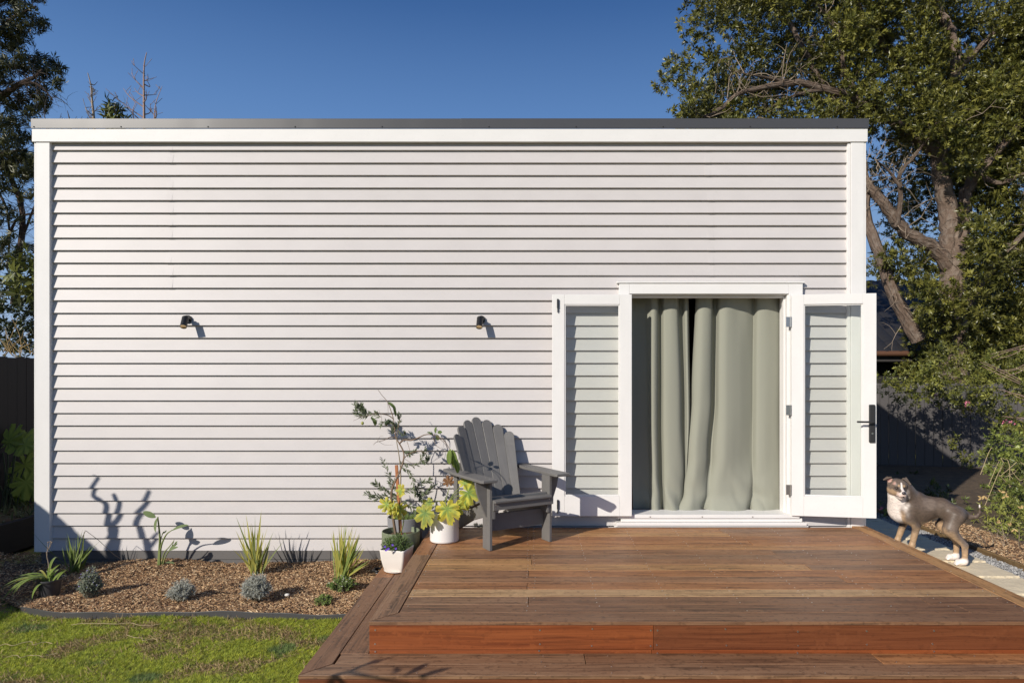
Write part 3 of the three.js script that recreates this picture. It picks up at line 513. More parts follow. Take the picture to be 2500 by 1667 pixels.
{ // paved side path: rough edged slabs in grey gravel, a timber edge and the soil beyond
  struct('path', sheetXZ(3.05, 4.395, -6.5, 2.74, 30, 120, (x, z) => .028 + .012 * (noise3(x * 14, z * 14, 2) - .5)), std(.20, .195, .19, .95, { bumpMap: soilBump, bumpScale: .02 }));
  const edges = [1260.6, 1280, 1303.5, 1333, 1364.7, 1404.5].map(y => CZ - F * 1.71 / (y - 916)); // far edges of the gaps, in z
  const zs = [-2.55, -2.06, -1.6, -1.15, -.72, -.29, .14, .60, 1.06, 1.52, 1.98, 2.44];
  const path = scene.children.find(o => o.name === 'path');
  for (let k = 0; k < zs.length - 1; k++) {
    const z0 = zs[k] + .032, z1 = zs[k + 1] - .006, xa = 3.19 + rr(-.02, .02), xb = 4.16 + rr(-.03, .06), n = 28, m = new MB(), top = .063 + rr(-.003, .003), ring = [], low = [], mid = [];
    const per = []; // outline with knapped edges
    for (let i = 0; i < n; i++) per.push([mixv(xa, xb, i / n), z0, 0, -1]); for (let i = 0; i < 14; i++) per.push([xb, mixv(z0, z1, i / 14), 1, 0]);
    for (let i = 0; i < n; i++) per.push([mixv(xb, xa, i / n), z1, 0, 1]); for (let i = 0; i < 14; i++) per.push([xa, mixv(z1, z0, i / 14), -1, 0]);
    const c = m.v(V((xa + xb) / 2, top, (z0 + z1) / 2), (xa + xb) / 2, (z0 + z1) / 2);
    for (const [x, z, nx, nz] of per) { const j = rr(-.009, .004), x1 = x + nx * (j - .008), z2 = z + nz * (j - .008); ring.push(m.v(V(x1, top + rr(-.002, .001), z2), x1, z2)); mid.push(m.v(V(x1 + nx * .008, top - .013 + rr(-.006, .006), z2 + nz * (.008 + rr(-.004, .007))), x1 + .01, z2 + .02)); low.push(m.v(V(x1 + nx * .004, .0, z2 + nz * .004), x1, z2 + .06)); }
    const N = per.length; for (let i = 0; i < N; i++) { const q = (i + 1) % N; m.tri(c, ring[q], ring[i]); m.quad(ring[i], ring[q], mid[q], mid[i]); m.quad(mid[i], mid[q], low[q], low[i]); }
    obj('paving_slab', m.geo(true), MT.paver, path);
  }
  const st = new THREE.IcosahedronGeometry(1, 0), gm = [], gc = [];
  for (let k = 0; k < 26000; k++) { const x = rr(3.15, 4.375), z = rr(-2.5, 2.6); if (x > 3.2 && x < 4.15 && rnd() < .55) { let inSlab = true; for (const e of zs) if (Math.abs(z - e - .013) < .028) inSlab = false; if (inSlab) continue; } gm.push(M4(V(x, .034 + rr(0, .008), z), QE(rr(0, 6), rr(0, 6), 0), V(rr(.004, .012), rr(.003, .008), rr(.004, .011)))); const f = rr(.12, .5); gc.push(rgb(f, f * .98, f * .95)); }
  tag(scatter('gravel', st, std(1, 1, 1, .9), gm, gc), 'grey crushed gravel around the slabs of the side path', 'gravel');
  tag(obj('path_edging', rbox(4.375, 4.397, -.05, .085, -5.5, 2.6, .003, 'z'), wood(.24, .16, .075)), 'thin timber edging board along the outer side of the path', 'edging');
  struct('side_garden_soil', sheetXZ(4.396, 13, -6.6, 3.0, 40, 40, (x, z) => .045 + .02 * (noise3(x * 4, z * 4, 7) - .5)), MT.soil);
}
// ------------------------------------------------------------------ pots and the plants in them
const soilDisc = (r, y) => { const g = new THREE.CircleGeometry(r, 40); g.rotateX(-Math.PI / 2); g.translate(0, y, 0); return uvBox(g); };
function roundPot(name, label, p, r, h, mat, o = {}) {
  const t = thing(name, label, 'plant pot', [p.x, p.y, p.z]); const rb = r * (o.base ?? .93), w = o.wall ?? .009;
  obj('pot_wall', lathe([[0, .0], [rb - .012, 0], [rb - .003, .003], [rb, .012], ...(o.ring ? [[rb + .001, .022], [rb - .0015, .025], [rb + .001, .028]] : []), [mixv(rb, r, .6), h * .5], [r, h - .004], [r - .002, h], [r - w + .002, h], [r - w, h - .003], [r - w - .002, h * .5], [0, h * .5]], 64), mat, t);
  obj('soil', soilDisc(r - w, h - (o.soil ?? .05)), MT.soil, t);
  return t;
}
const ceramic = (r, g, b, ro = .5) => phys(r, g, b, ro, { map: grime, bumpMap: paintBump, bumpScale: .0006 });
const pWhite = V(-.745, DECK + .001, .565); roundPot('round_pot', 'white round pot on the deck beside the armchair', pWhite, .122, .252, ceramic(.80, .765, .735, .55), { base: 1, ring: true, soil: .035 });
const pGreen = V(-1.135, TREAD + .001, .475); roundPot('round_pot', 'sage green round pot with a wooden stake in it', pGreen, .163, .252, ceramic(.185, .215, .135, .6), { base: .97, soil: .045 });
const pGrey = V(-1.150, TREAD + .001, .205); roundPot('round_pot', 'grey round pot against the wall behind the sage green pot', pGrey, .158, .318, ceramic(.235, .235, .25, .6), { base: .9, soil: .03 });
const pSq = V(-1.105, TREAD + .009, .80);
{
  const ring = (a, y, r) => { const q = []; for (let k = 0; k < 4; k++) for (let s = 0; s <= 5; s++) { const t = (k + s / 5) * Math.PI / 2 - Math.PI / 4, cx = Math.cos(k * Math.PI / 2 + Math.PI / 4 - Math.PI / 4 + Math.PI / 4), ang = k * Math.PI / 2 + s / 5 * Math.PI / 2, c = [[1, 1], [-1, 1], [-1, -1], [1, -1]][k]; q.push(V(c[0] * (a - r) + Math.cos(ang) * r, y, c[1] * (a - r) + Math.sin(ang) * r)); } return q; };
  const t = thing('square_planter', 'cream square tapered planter with purple flowers at the deck edge', 'plant pot', pSq.toArray(), -.2); 
  const m = new MB(), prof = [[.074, .0, .02], [.078, .004, .02], [.090, .045, .02], [.101, .10, .02], [.108, .165, .018], [.110, .178, .018], [.106, .181, .016], [.101, .178, .014], [.098, .15, .014]]; let la;
  for (const [a, y, r] of prof) { const q = ring(a, y, r).map((p, k) => m.v(p, k * .02, y)); if (la) for (let k = 0; k < q.length; k++) m.quad(la[k], q[k], q[(k + 1) % q.length], la[(k + 1) % q.length]); la = q; }
  m.build('pot_wall', ceramic(.79, .735, .67, .55), t);
  const s = new THREE.PlaneGeometry(.19, .19); s.rotateX(-Math.PI / 2); s.translate(0, .152, 0); obj('soil', uvBox(s), MT.soil, t);
  const sc = thing('pot_saucer', 'round white saucer under the cream square planter', 'saucer', [pSq.x, TREAD + .001, pSq.z]);
  obj('dish', lathe([[0, .001], [.09, .001], [.102, .006], [.105, .012], [.102, .013], [.092, .007], [0, .006]], 48), ceramic(.78, .74, .69, .45), sc);
}
tag(obj('wooden_stake', (() => { const a = P(978, 1304, 5.80), b = P(967.5, 1135, 5.84), g = rbox(-.0125, .0125, 0, a.distanceTo(b) + .03, -.0125, .0125, .002, 'y'); g.translate(0, -.03, 0); g.applyQuaternion(new THREE.Quaternion().setFromUnitVectors(V(0, 1, 0), b.clone().sub(a).normalize())); g.translate(a.x, a.y, a.z); return g; })(), MT.stake), 'reddish square wooden stake standing in the sage green pot', 'stake');

const lobedTex = tex(256, 256, (u, v) => { // green heart and veins, yellow margin
  const x = u - .5, y = v - .42, r = Math.hypot(x, y), t = Math.atan2(x, y) / (2 * Math.PI * .955) + .5, fr = ((t * 7) % 1 + 1) % 1, q = Math.abs(fr - .5) * 2 * Math.max(r, .02) * 9;
  const vein = Math.exp(-q * q * 16) * .85, n = fbm(u, v, 9, 9, 4, 701), heart = clamp(smooth(.46, .12, r + (n - .5) * .35) * .75 + vein * .7), spot = smooth(.62, .72, fbm(u, v, 16, 16, 3, 705)) * smooth(.2, .45, r) * .5;
  const c = [0, 1, 2].map(k => mixv([.98, .92, .10][k], [.36, .60, .14][k], heart)); return [0, 1, 2].map(k => mixv(c[k], [.62, .42, .16][k], spot) * (.85 + .3 * n)); });
const lobed = (r, g, b) => phys(r, g, b, .8, { transmission: .35, thickness: 0, map: lobedTex });
const leafG = { olive: leafMat(.115, .145, .068, .2), oliveBack: leafMat(.24, .26, .19, .2), citrus: leafMat(.10, .15, .03, .3), yellow: lobed(.62, .58, .5), yellowGreen: lobed(.58, .58, .5), greyGreen: lobed(.46, .47, .5), stalk: leafMat(.29, .36, .06, .4), strap: leafMat(.20, .27, .05, .35), flax: leafMat(.38, .36, .06, .35), flaxDark: leafMat(.16, .20, .045, .3), silver: leafMat(.38, .385, .33, .2), sage: leafMat(.20, .225, .155, .25), moss: leafMat(.14, .21, .04, .35), box: leafMat(.10, .165, .03, .3), dark: leafMat(.035, .06, .018, .3), boldLeaf: leafMat(.15, .205, .075, .3), brownLeaf: leafMat(.28, .14, .06, .3) };
const purple = std(.13, .05, .50, .6), lilac = std(.34, .30, .58, .7), pink = std(.55, .16, .25, .6);

{ // small fruit tree trained on the stake: crooked bare branches, few curled leaves
  const t = thing('potted_fruit_tree', 'sparse crooked young tree with few curled leaves tied to the stake', 'potted tree', [pGreen.x, pGreen.y + .2, pGreen.z]);
  const o = t.position, L = (x, y, d) => P(x, y, d).sub(o);
  const b = new MB(), lv = new MB();
  const br = (pts, r0, r1, n = 20) => { const c = curve(pts.map(p => L(...p)), n); b.tube(c, taper(c.length, r0 * 1.25, r1 * 1.2, .8), 7); return c; };
  br([[966, 1306, 5.76], [961, 1275, 5.75], [958, 1250, 5.74], [955, 1215, 5.73], [957, 1194, 5.72], [966, 1172, 5.72], [975, 1153, 5.73], [985, 1122, 5.75], [985, 1104, 5.77], [976, 1085, 5.78], [966, 1068, 5.80], [963.5, 1046, 5.82], [959.5, 1020, 5.84], [953, 1000, 5.85], [945, 980, 5.86], [933, 966, 5.87], [922, 951, 5.88]], .0105, .0014, 60);
  const R = br([[974, 1083, 5.78], [986, 1074, 5.76], [1003, 1075, 5.73], [1020, 1069, 5.70], [1039, 1061, 5.66], [1059, 1062, 5.62], [1081, 1073, 5.58], [1094, 1090, 5.55], [1099, 1105, 5.53]], .006, .0016, 30);
  br([[1062, 1063, 5.61], [1085, 1082, 5.60], [1093, 1096, 5.58]], .0022, .001, 10); br([[1059, 1062, 5.62], [1062, 1085, 5.64], [1080, 1097, 5.66], [1090, 1103, 5.66]], .002, .0008, 12);
  br([[966, 1068, 5.8], [955, 1066, 5.79], [938, 1074, 5.77], [917, 1080, 5.75], [911, 1086, 5.74]], .0036, .0012, 16); br([[925, 1078, 5.76], [940, 1086, 5.80], [958, 1086, 5.82]], .0012, .0006, 8); br([[920, 1079, 5.75], [928, 1065, 5.77], [936, 1064, 5.78]], .001, .0005, 8);
  br([[959.5, 1022, 5.84], [948, 1014, 5.83], [934, 1011, 5.80], [920, 1008, 5.77], [903, 1014, 5.73], [882, 1019, 5.70], [862, 1027, 5.68]], .0038, .001, 20); br([[946, 981, 5.86], [947, 998, 5.85], [947, 1012, 5.84]], .0014, .0009, 6);
  br([[945, 980, 5.86], [930, 974, 5.86], [922, 979, 5.86]], .001, .0005, 6); br([[985, 1120, 5.75], [994, 1111, 5.73], [1010, 1103, 5.70], [1024, 1101, 5.68], [1035, 1104, 5.66], [1046, 1110, 5.65]], .004, .0009, 14); br([[988, 1120, 5.75], [1010, 1134, 5.73], [1030, 1143, 5.72]], .0014, .0006, 8); br([[993, 1077, 5.76], [998, 1092, 5.74], [1000, 1101, 5.72]], .0018, .001, 6);
  br([[966, 1060, 5.8], [971, 1048, 5.80], [975, 1030, 5.8], [981, 1022, 5.8]], .0022, .0008, 8); br([[963, 1046, 5.82], [945, 1040, 5.8], [933, 1032, 5.79], [931, 1018, 5.78], [924, 1000, 5.78]], .002, .0008, 10);
  for (let k = 0; k < 26; k++) { const a = L(rr(950, 990), rr(960, 1120), 5.8); } 
  b.build('branches', std(.17, .115, .075, .8), t);
  const lf = (x, y, d, dx, dy, dz, len, wid, up, bend, mb = lv) => mb.leaf(L(x, y, d), V(dx, dy, dz), V(...up), len, wid, { bend, n: 5, fold: .35, shape: 'oval' });
  const curl = new MB();
  lf(906, 1018, 5.73, .35, -.6, .2, .10, .04, [.8, .3, .7], -1.7, curl); lf(908, 1020, 5.73, .6, -.8, .1, .085, .034, [.4, .3, .9], 1.6, curl);
  lf(946, 982, 5.86, .7, -.4, .2, .10, .03, [.5, .4, .8], .9, curl); lf(958, 990, 5.85, .4, -.9, .1, .10, .03, [.8, .1, .6], .5, curl);
  lf(1066, 1061, 5.61, .3, -1, .1, .05, .034, [.3, .1, 1], .5); lf(1064, 1058, 5.61, -.1, 1, .1, .055, .028, [-.6, .1, .8], .7); lf(1056, 1060, 5.62, -.6, .3, .2, .05, .022, [.2, .7, .6], .4); lf(1068, 1056, 5.6, .5, .1, .2, .04, .03, [.2, .4, .9], .6);
  const big = new MB();
  for (const [x, y, dx, dy, dz, l, w, u] of [[1100, 1096, -.15, -1, .15, .125, .055, [-.55, .15, .8]], [1104, 1098, .15, -1, .05, .15, .06, [.3, .2, .95]], [1108, 1112, .28, -1, .05, .15, .05, [.6, .2, .75]], [1098, 1104, -.05, -1, .3, .10, .045, [-.2, .3, 1]], [1112, 1122, .35, -1, .1, .11, .04, [.8, .2, .6]]]) lf(x, y, 5.53, dx, dy, dz, l, w, u, .35, big);
  curl.build('curled_leaf', leafG.citrus, t); big.build('hanging_leaf', leafMat(.17, .24, .035, .35), t);
  lv.build('leaves', leafG.citrus, t);
  const fr = []; for (const [x, y] of [[948, 1029], [943, 1033], [884.5, 1033]]) { const s = new THREE.SphereGeometry(x < 900 ? .013 : .017, 14, 10); const q = L(x, y, 5.78); s.scale(1, 1.15, 1); s.translate(q.x, q.y, q.z); fr.push(s); } obj('fruit', fr[0], leafG.dark, t); obj('fruit', fr[1], leafG.dark, t); obj('fruit', fr[2], std(.30, .31, .07, .5), t);
}
function oliveSprig(mb, a, b, len, n, d = 1) { // narrow leaves in pairs along a twig
  const dir = b.clone().sub(a).normalize();
  for (let k = 0; k < n; k++) { const t = (k + .3) / n, p = a.clone().lerp(b, t), q = dirv(); q.addScaledVector(dir, -q.dot(dir)).normalize(); mb.leaf(p, q.multiplyScalar(.8).addScaledVector(dir, .8), V(rr(-.4, .4), .8, rr(.2, .9)), len * rr(.7, 1.15), len * rr(.22, .30), { bend: rr(-.2, .4), n: 2, fold: .15 }); }
}
{ // olive in the grey pot
  const t = thing('potted_olive_tree', 'thin olive tree with silvery narrow leaves in the grey pot', 'potted tree', [pGrey.x, pGrey.y + .28, pGrey.z]);
  const o = t.position, L = (x, y, d) => P(x, y, d).sub(o), b = new MB(), lv = new MB();
  const D0 = 6.02;
  const br = (pts, r0, r1, n = 16) => { const c = curve(pts.map(p => L(p[0], p[1], p[2] ?? D0)), n); b.tube(c, taper(c.length, r0, r1), 6); return c; };
  br([[987, 1272], [981, 1240], [977, 1205], [978, 1165], [976, 1130], [972, 1100], [968, 1075], [972, 1050], [971, 1035]], .008, .002, 30);
  const tw = (pts, len, n) => { const c = br(pts, .002, .0007, 12); for (let k = 1; k < c.length; k++) oliveSprig(lv, c[k - 1], c[k], len * 1.12, n * 1.35); };
  tw([[974, 1180], [955, 1168], [945, 1150], [933, 1118]], .042, 2.2); tw([[976, 1195], [960, 1192], [952, 1175]], .04, 2);
  tw([[978, 1215], [950, 1206], [925, 1188], [914, 1178]], .045, 3); tw([[978, 1215], [945, 1212], [912, 1208], [893, 1204]], .045, 3.4); tw([[978, 1222], [950, 1222], [925, 1218], [905, 1215]], .042, 3);
  tw([[978, 1140], [995, 1148], [1006, 1170], [1014, 1190], [1030, 1205]], .042, 3); tw([[979, 1200], [1010, 1195], [1030, 1180], [1050, 1172]], .045, 3.4); tw([[1010, 1196], [1035, 1205], [1048, 1198], [1056, 1185]], .042, 3.4); tw([[1012, 1200], [1030, 1222], [1046, 1232]], .045, 3.4);
  tw([[980, 1225], [1000, 1235], [1015, 1250], [1018, 1262]], .045, 3); tw([[976, 1125], [1010, 1138], [1025, 1125], [1032, 1110], [1037, 1098]], .042, 2.4, 6); tw([[1027, 1122], [1040, 1128], [1044, 1115]], .04, 2.4);
  tw([[970, 1045], [955, 1035], [940, 1030], [930, 1036]], .04, 2.6); tw([[971, 1040], [976, 1022], [973, 1012]], .035, 2.4); tw([[971, 1050], [984, 1062], [988, 1058]], .03, 1.6); tw([[930, 1018], [915, 1012], [895, 1012], [875, 1000], [866, 986]], .05, 3.2); tw([[895, 1012], [885, 1002], [880, 990]], .045, 3); tw([[900, 1014], [880, 1016], [866, 1004]], .045, 2.6); tw([[985, 1102], [1000, 1108], [1012, 1103]], .04, 3.2); tw([[958, 1060], [960, 1050], [966, 1042]], .035, 3);
  b.build('trunk', std(.26, .21, .13, .85), t); lv.build('leaves', leafG.olive, t);
  const g = thing('ground_cover', 'low bright green grassy growth in the grey pot', 'plant', [pGrey.x, pGrey.y + .285, pGrey.z]); const gm = new MB();
  for (let k = 0; k < 260; k++) { const a = rr(0, 6.28), r = .135 * Math.sqrt(rnd()); gm.leaf(V(Math.cos(a) * r, 0, Math.sin(a) * r), V(rr(-.6, .6), 1, rr(-.6, .6)), V(0, .3, 1), rr(.03, .075), .004, { bend: rr(0, .9), n: 2, shape: 'blade' }); } gm.build('foliage', leafG.moss, g);
}
{ // yellow lobed leaves in the white pot
  const t = thing('lobed_leaf_plant', 'plant with large yellow green lobed leaves in the white pot', 'plant', [pWhite.x, pWhite.y + .21, pWhite.z]); const o = t.position, L = (x, y, d) => P(x, y, d).sub(o);
  const lf = (mat, x, y, d, dir, up, size, sx, sy) => { const m = new MB(); m.palm(L(x, y, d), V(...dir), V(...up), size, {}); m.build('leaf', mat, t); const s = new MB(); s.tube(curve([V(rr(-.03, .03), -.02, rr(-.03, .03)), L((x + 1086) / 2 + (sx ?? 0), (y + 1245) / 2 - 8, (d + 5.72) / 2), L(x, y, d)], 10), taper(11, .0042, .0026), 6); s.build('stalk', leafG.stalk, t); };
  lf(leafG.yellow, 1087, 1214, 5.55, [.16, -1, .12], [-.35, .35, .9], .225); lf(leafG.greyGreen, 1043, 1226, 5.58, [-.25, -1, .1], [-.45, .45, .8], .215); lf(leafG.yellowGreen, 1122, 1190, 5.66, [.75, -.35, .2], [-.2, .75, .65], .20); lf(leafG.yellow, 1126, 1196, 5.75, [.35, .75, -.1], [-.5, .2, .85], .14); lf(leafG.brownLeaf, 1097, 1190, 5.75, [-.1, .8, .1], [.3, -.2, .9], .10); lf(leafG.yellowGreen, 1128, 1206, 5.70, [.3, -.9, .1], [-.3, .5, .8], .14); lf(leafG.greyGreen, 1062, 1222, 5.74, [-.6, -.2, .1], [-.3, .6, .7], .12); lf(leafG.yellowGreen, 1108, 1222, 5.62, [.5, -.7, .3], [0, .6, .7], .13); lf(leafG.greyGreen, 1050, 1240, 5.66, [-.5, -.8, .2], [-.2, .5, .8], .14);
  const t2 = thing('lobed_leaf_plant', 'drooping yellow lobed leaves in front of the wooden stake', 'plant', [pGreen.x, pGreen.y + .2, pGreen.z]); const o2 = t2.position, L2 = (x, y, d) => P(x, y, d).sub(o2);
  for (const [x, y, dir, up, s, mt] of [[968, 1222, [-.55, -.7, .2], [-.4, .5, .7], .13, leafG.yellow], [972, 1215, [.25, .9, .15], [-.7, .1, .7], .12, leafG.yellow], [975, 1222, [.12, -1, .1], [.7, .2, .7], .15, leafG.yellow], [960, 1226, [-.9, -.25, .1], [-.2, .4, .9], .13, leafG.yellow], [963, 1228, [-.1, -1, .2], [-.5, .2, .8], .12, leafG.yellowGreen]]) { const m = new MB(); m.palm(L2(x, y, 5.62), V(...dir), V(...up), s, { cut: .5, cup: .25 }); m.build('leaf', mt, t2); }
  const s2 = new MB(); for (const e of [[968, 1220], [963, 1228]]) s2.tube(curve([V(.0, .0, .06), L2(985, 1262, 5.66), L2(e[0], e[1], 5.62)], 10), taper(11, .004, .0025), 6); s2.build('stalk', leafG.stalk, t2);
}
{ // purple lobelia
  const t = thing('flowering_plant', 'bushy bright green plant with small purple flowers in the cream planter', 'plant', [pSq.x, pSq.y + .15, pSq.z]); const m = new MB(), st = new MB(), fl = [];
  for (let k = 0; k < 150; k++) { const a = rr(0, 6.28), r = .095 * Math.sqrt(rnd()), h = .10 * (1 - (r / .14) ** 2) + rr(.0, .045), b = V(Math.cos(a) * r * .7, 0, Math.sin(a) * r * .7), e = V(Math.cos(a) * r * 1.32, h, Math.sin(a) * r * 1.3); if (r > .075) e.y -= .03; st.tube([b, b.clone().lerp(e, .5).add(V(0, .012, 0)), e], .0012, 4); for (let q = 0; q < 9; q++) { const p = b.clone().lerp(e, rr(.35, 1.05)), d = dirv(); d.y = Math.abs(d.y) * .6 + .1; m.leaf(p, d, V(0, 1, .3), rr(.014, .028), rr(.006, .010), { n: 2, bend: .4 }); } }
  m.build('foliage', leafMat(.115, .185, .028, .35), t); st.build('stems', leafG.box, t);
  for (const [x, y] of [[939, 1334], [945, 1341], [948, 1339], [966, 1339], [942, 1343], [958, 1330]]) { const f = new MB(), c = P(x, y, 5.34).sub(t.position); for (let q = 0; q < 5; q++) { const a = q * 1.257; f.leaf(c, V(Math.cos(a), Math.sin(a), .35), V(0, 0, 1), .011, .009, { n: 2, bend: .3 }); } f.build('flower', purple, t); }
}

// ------------------------------------------------------------------ plants of the bark bed
function strapPlant(name, label, cat, base, blades, mat, mat2) { // [x, y, d of tip, width, droop]
  const t = thing(name, label, cat, base.toArray()); const A = new MB(), B = new MB();
  blades.forEach(([x, y, d, w, bend], k) => { const tip = P(x, y, d).sub(base), st = V(rr(-.05, .05), -.01, rr(-.04, .04)), dir = tip.clone().sub(st), len = dir.length() * 1.03; dir.normalize(); const side = V(0, 1, 0).addScaledVector(dir, -dir.y).normalize(); dir.addScaledVector(side, bend * .5); (mat2 && k % 3 === 0 ? B : A).leaf(st, dir, V(rr(-.8, .3), .1, 1), len, w * 1.45, { bend: bend, n: 7, shape: 'blade', fold: .35, twist: rr(-.5, .5) }); });
  A.build('blades', mat, t); if (mat2) B.build('old_blades', mat2, t); return t;
}
const fan = (n, f) => Array.from({ length: n }, (_, k) => f(k / (n - 1)));
strapPlant('strappy_plant', 'tall yellow green strappy plant in the middle of the bark bed', 'plant', V(-2.455, .0, .30), [[565, 1268, 6.0, .012, .12], [566, 1302, 5.95, .012, .15], [598, 1257, 6.05, .014, .02], [622, 1262, 6.0, .013, .0], [637, 1249, 5.98, .016, .0], [652, 1288, 5.9, .014, .03], [690, 1325, 5.85, .013, .1], [562, 1352, 5.85, .009, .2], [604, 1302, 5.9, .012, 0], [615, 1300, 6.1, .012, 0], [630, 1318, 6.0, .012, .02], [642, 1300, 6.1, .012, 0], [577, 1330, 6.1, .011, .1], [655, 1352, 5.9, .011, .1], [590, 1275, 6.1, .008, .05], [612, 1310, 5.85, .014, 0], [627, 1290, 6.08, .013, 0], [601, 1340, 5.9, .012, .05], [647, 1340, 5.9, .012, .05], [634, 1275, 6.1, .01, 0], [608, 1280, 6.0, .01, .03], [668, 1300, 6.1, .01, .06], [584, 1315, 6.0, .012, .06], ...fan(14, t => [mixv(575, 668, t) + rr(-8, 8), 1330 - 35 * Math.sin(t * 3.1) + rr(-25, 25), rr(5.85, 6.1), .011, .05 + .1 * Math.abs(t - .5)])], leafG.flax, leafG.flaxDark);
strapPlant('strappy_plant', 'dense yellow green strappy plant near the cream planter', 'plant', V(-1.66, -.005, .42), [...fan(38, t => [mixv(804, 892, t) + rr(-6, 6), 1325 - 28 * Math.sin(t * 3.1) + rr(-22, 30), rr(5.7, 6.05), rr(.009, .013), .05 + .12 * Math.abs(t - .4)]), [811, 1297, 5.9, .012, .02], [849, 1300, 5.9, .012, .02], [893, 1370, 5.8, .012, .3], [886, 1352, 5.75, .012, .2], [900, 1388, 5.75, .010, .4], [872, 1322, 5.9, .01, .05], [893, 1390, 5.7, .011, .3]], leafG.flax, leafG.strap);
strapPlant('strappy_plant', 'dark green grassy clump in the shade by the left corner of the building', 'plant', V(-4.09, -.005, .28), [...fan(30, t => [mixv(135, 235, t) + rr(-8, 8), 1345 - 30 * Math.sin(t * 3.1) + rr(-25, 25), rr(5.85, 6.15), rr(.008, .014), .1 + .25 * Math.abs(t - .5)]), [205, 1296, 6.0, .012, .02], [160, 1300, 6.1, .010, 0], [243, 1322, 6.0, .006, .1], [42, 1332, 5.8, .005, .35]], leafG.strap, leafG.flaxDark);
tag(obj('seed_stalks', (() => { const m = new MB(); m.tube([P(208, 1295, 6.02), P(240, 1319, 6.0), P(275, 1352, 5.98), P(318, 1380, 6.05)], .0022, 5); m.tube([P(208, 1295, 6.02), P(196, 1320, 6.02), P(188, 1370, 6.02), P(186, 1398, 6.02)], .002, 5); return m.geo(); })(), MT.twigDark), 'thin bent dark stalk arching over the dark grassy clump', 'stalk');
{ // bird of paradise
  const base = V(-3.43, -.005, .14), t = thing('broad_leaf_plant', 'young plant with thick stems and paddle shaped leaves against the wall', 'plant', base.toArray()); const L = (x, y, d) => P(x, y, d).sub(base);
  const stem = (pts, r0, r1) => { const m = new MB(); m.tube(curve(pts.map(p => L(...p)), 14), taper(15, r0, r1), 8); m.build('stem', leafMat(.20, .25, .07, .2), t); };
  stem([[386, 1388, 6.16], [388, 1345, 6.15], [389, 1310, 6.14], [384, 1262, 6.12]], .013, .006); stem([[389, 1388, 6.16], [392, 1335, 6.13], [405, 1305, 6.10], [419, 1294, 6.06]], .010, .004); stem([[392, 1388, 6.17], [400, 1350, 6.14], [412, 1335, 6.1], [422, 1322, 6.08]], .007, .003); stem([[394, 1388, 6.17], [405, 1355, 6.14], [418, 1335, 6.12], [424, 1318, 6.1]], .006, .003); stem([[390, 1345, 6.16], [392, 1315, 6.15], [398, 1298, 6.14]], .006, .003);
  const lf = (x, y, d, dir, up, len, wid, bend = .3, fold = .3) => { const m = new MB(); m.leaf(L(x, y, d), V(...dir), V(...up), len, wid, { n: 7, bend, fold, shape: 'oval' }); m.build('leaf', leafG.boldLeaf, t); };
  lf(379, 1263, 6.12, [-1, .5, .1], [-.1, .5, .9], .125, .052, .25, .15); lf(384, 1264, 6.12, [-.1, -1, .15], [-.6, .1, .7], .13, .062, .1, .4); lf(394, 1303, 6.14, [.8, .1, .15], [.1, .9, .4], .07, .05, -.9, .4); lf(418, 1296, 6.06, [1, .42, .1], [-.3, .8, .5], .165, .045, .2, .5); lf(424, 1332, 6.1, [.6, .75, .05], [-.6, .4, .7], .05, .03, .1, .3); lf(411, 1345, 6.1, [.75, .65, .1], [-.4, .5, .7], .11, .035, .1, .4); lf(413, 1344, 6.05, [.9, .4, .15], [-.2, .8, .6], .09, .032, .1, .4); lf(374, 1392, 6.1, [-.2, -.5, .6], [.2, .7, .6], .08, .05, .4, .2); lf(402, 1374, 6.12, [1, .06, .1], [0, 1, .3], .09, .03, .3, .5);
}
function softShrub(name, label, base, r, h, mat, o = {}) {
  const t = thing(name, label, 'shrub', base.toArray()); const m = new MB(), s = new MB(); const n = o.n ?? 150;
  for (let k = 0; k < n; k++) { const a = rr(0, 6.28), q = Math.sqrt(rnd()), e = V(Math.cos(a) * r * q, h * (1 - .55 * q * q) * rr(.75, 1.05), Math.sin(a) * r * q), b = V(e.x * .2, 0, e.z * .2); s.tube([b, b.clone().lerp(e, .55).add(V(e.x * .1, .02, e.z * .1)), e], [.002, .0015, .0008], 4); for (let j = 0; j < (o.per ?? 16); j++) { const tt = rr(.3, 1.03), p = b.clone().lerp(e, tt).add(V(e.x * .2 * tt * (1 - tt), .03 * tt * (1 - tt) * 4 * .5, e.z * .2 * tt * (1 - tt))), d = e.clone().normalize().multiplyScalar(.8).add(dirv()); m.leaf(p, d, V(rr(-.3, .3), 1, rr(0, 1)), (o.len ?? .022) * rr(.7, 1.2), (o.wid ?? .0045), { n: 2, bend: rr(-.3, .6) }); } if (o.flower && rnd() < o.flower) for (let j = 0; j < 3; j++) { (t.userData.fm ??= new MB()).leaf(e, dirv(), V(0, 1, 0), .011, .008, { n: 2 }); } }
  s.build('stems', std(.24, .22, .16, .85), t); m.build('foliage', mat, t); if (t.userData.fm) { t.userData.fm.build('flowers', o.fmat, t); delete t.userData.fm; } return t;
}
softShrub('lavender_shrub', 'grey green upright shrub with pale lilac flower tips near the plastic pot', V(-3.525, -.02, .95), .088, .265, leafG.sage, { n: 85, per: 22, len: .024, wid: .009, flower: .35, fmat: lilac });
softShrub('silver_shrub', 'small silvery grey cushion shrub in front of the broad leaved plant', V(-2.765, -.02, 1.0), .102, .175, leafG.silver, { n: 150, per: 17, len: .026, wid: .004 });
softShrub('silver_shrub', 'pale silver curly shrub in front of the tall strappy plant', V(-2.185, -.02, .97), .112, .215, leafG.silver, { n: 150, per: 20, len: .034, wid: .0052 });
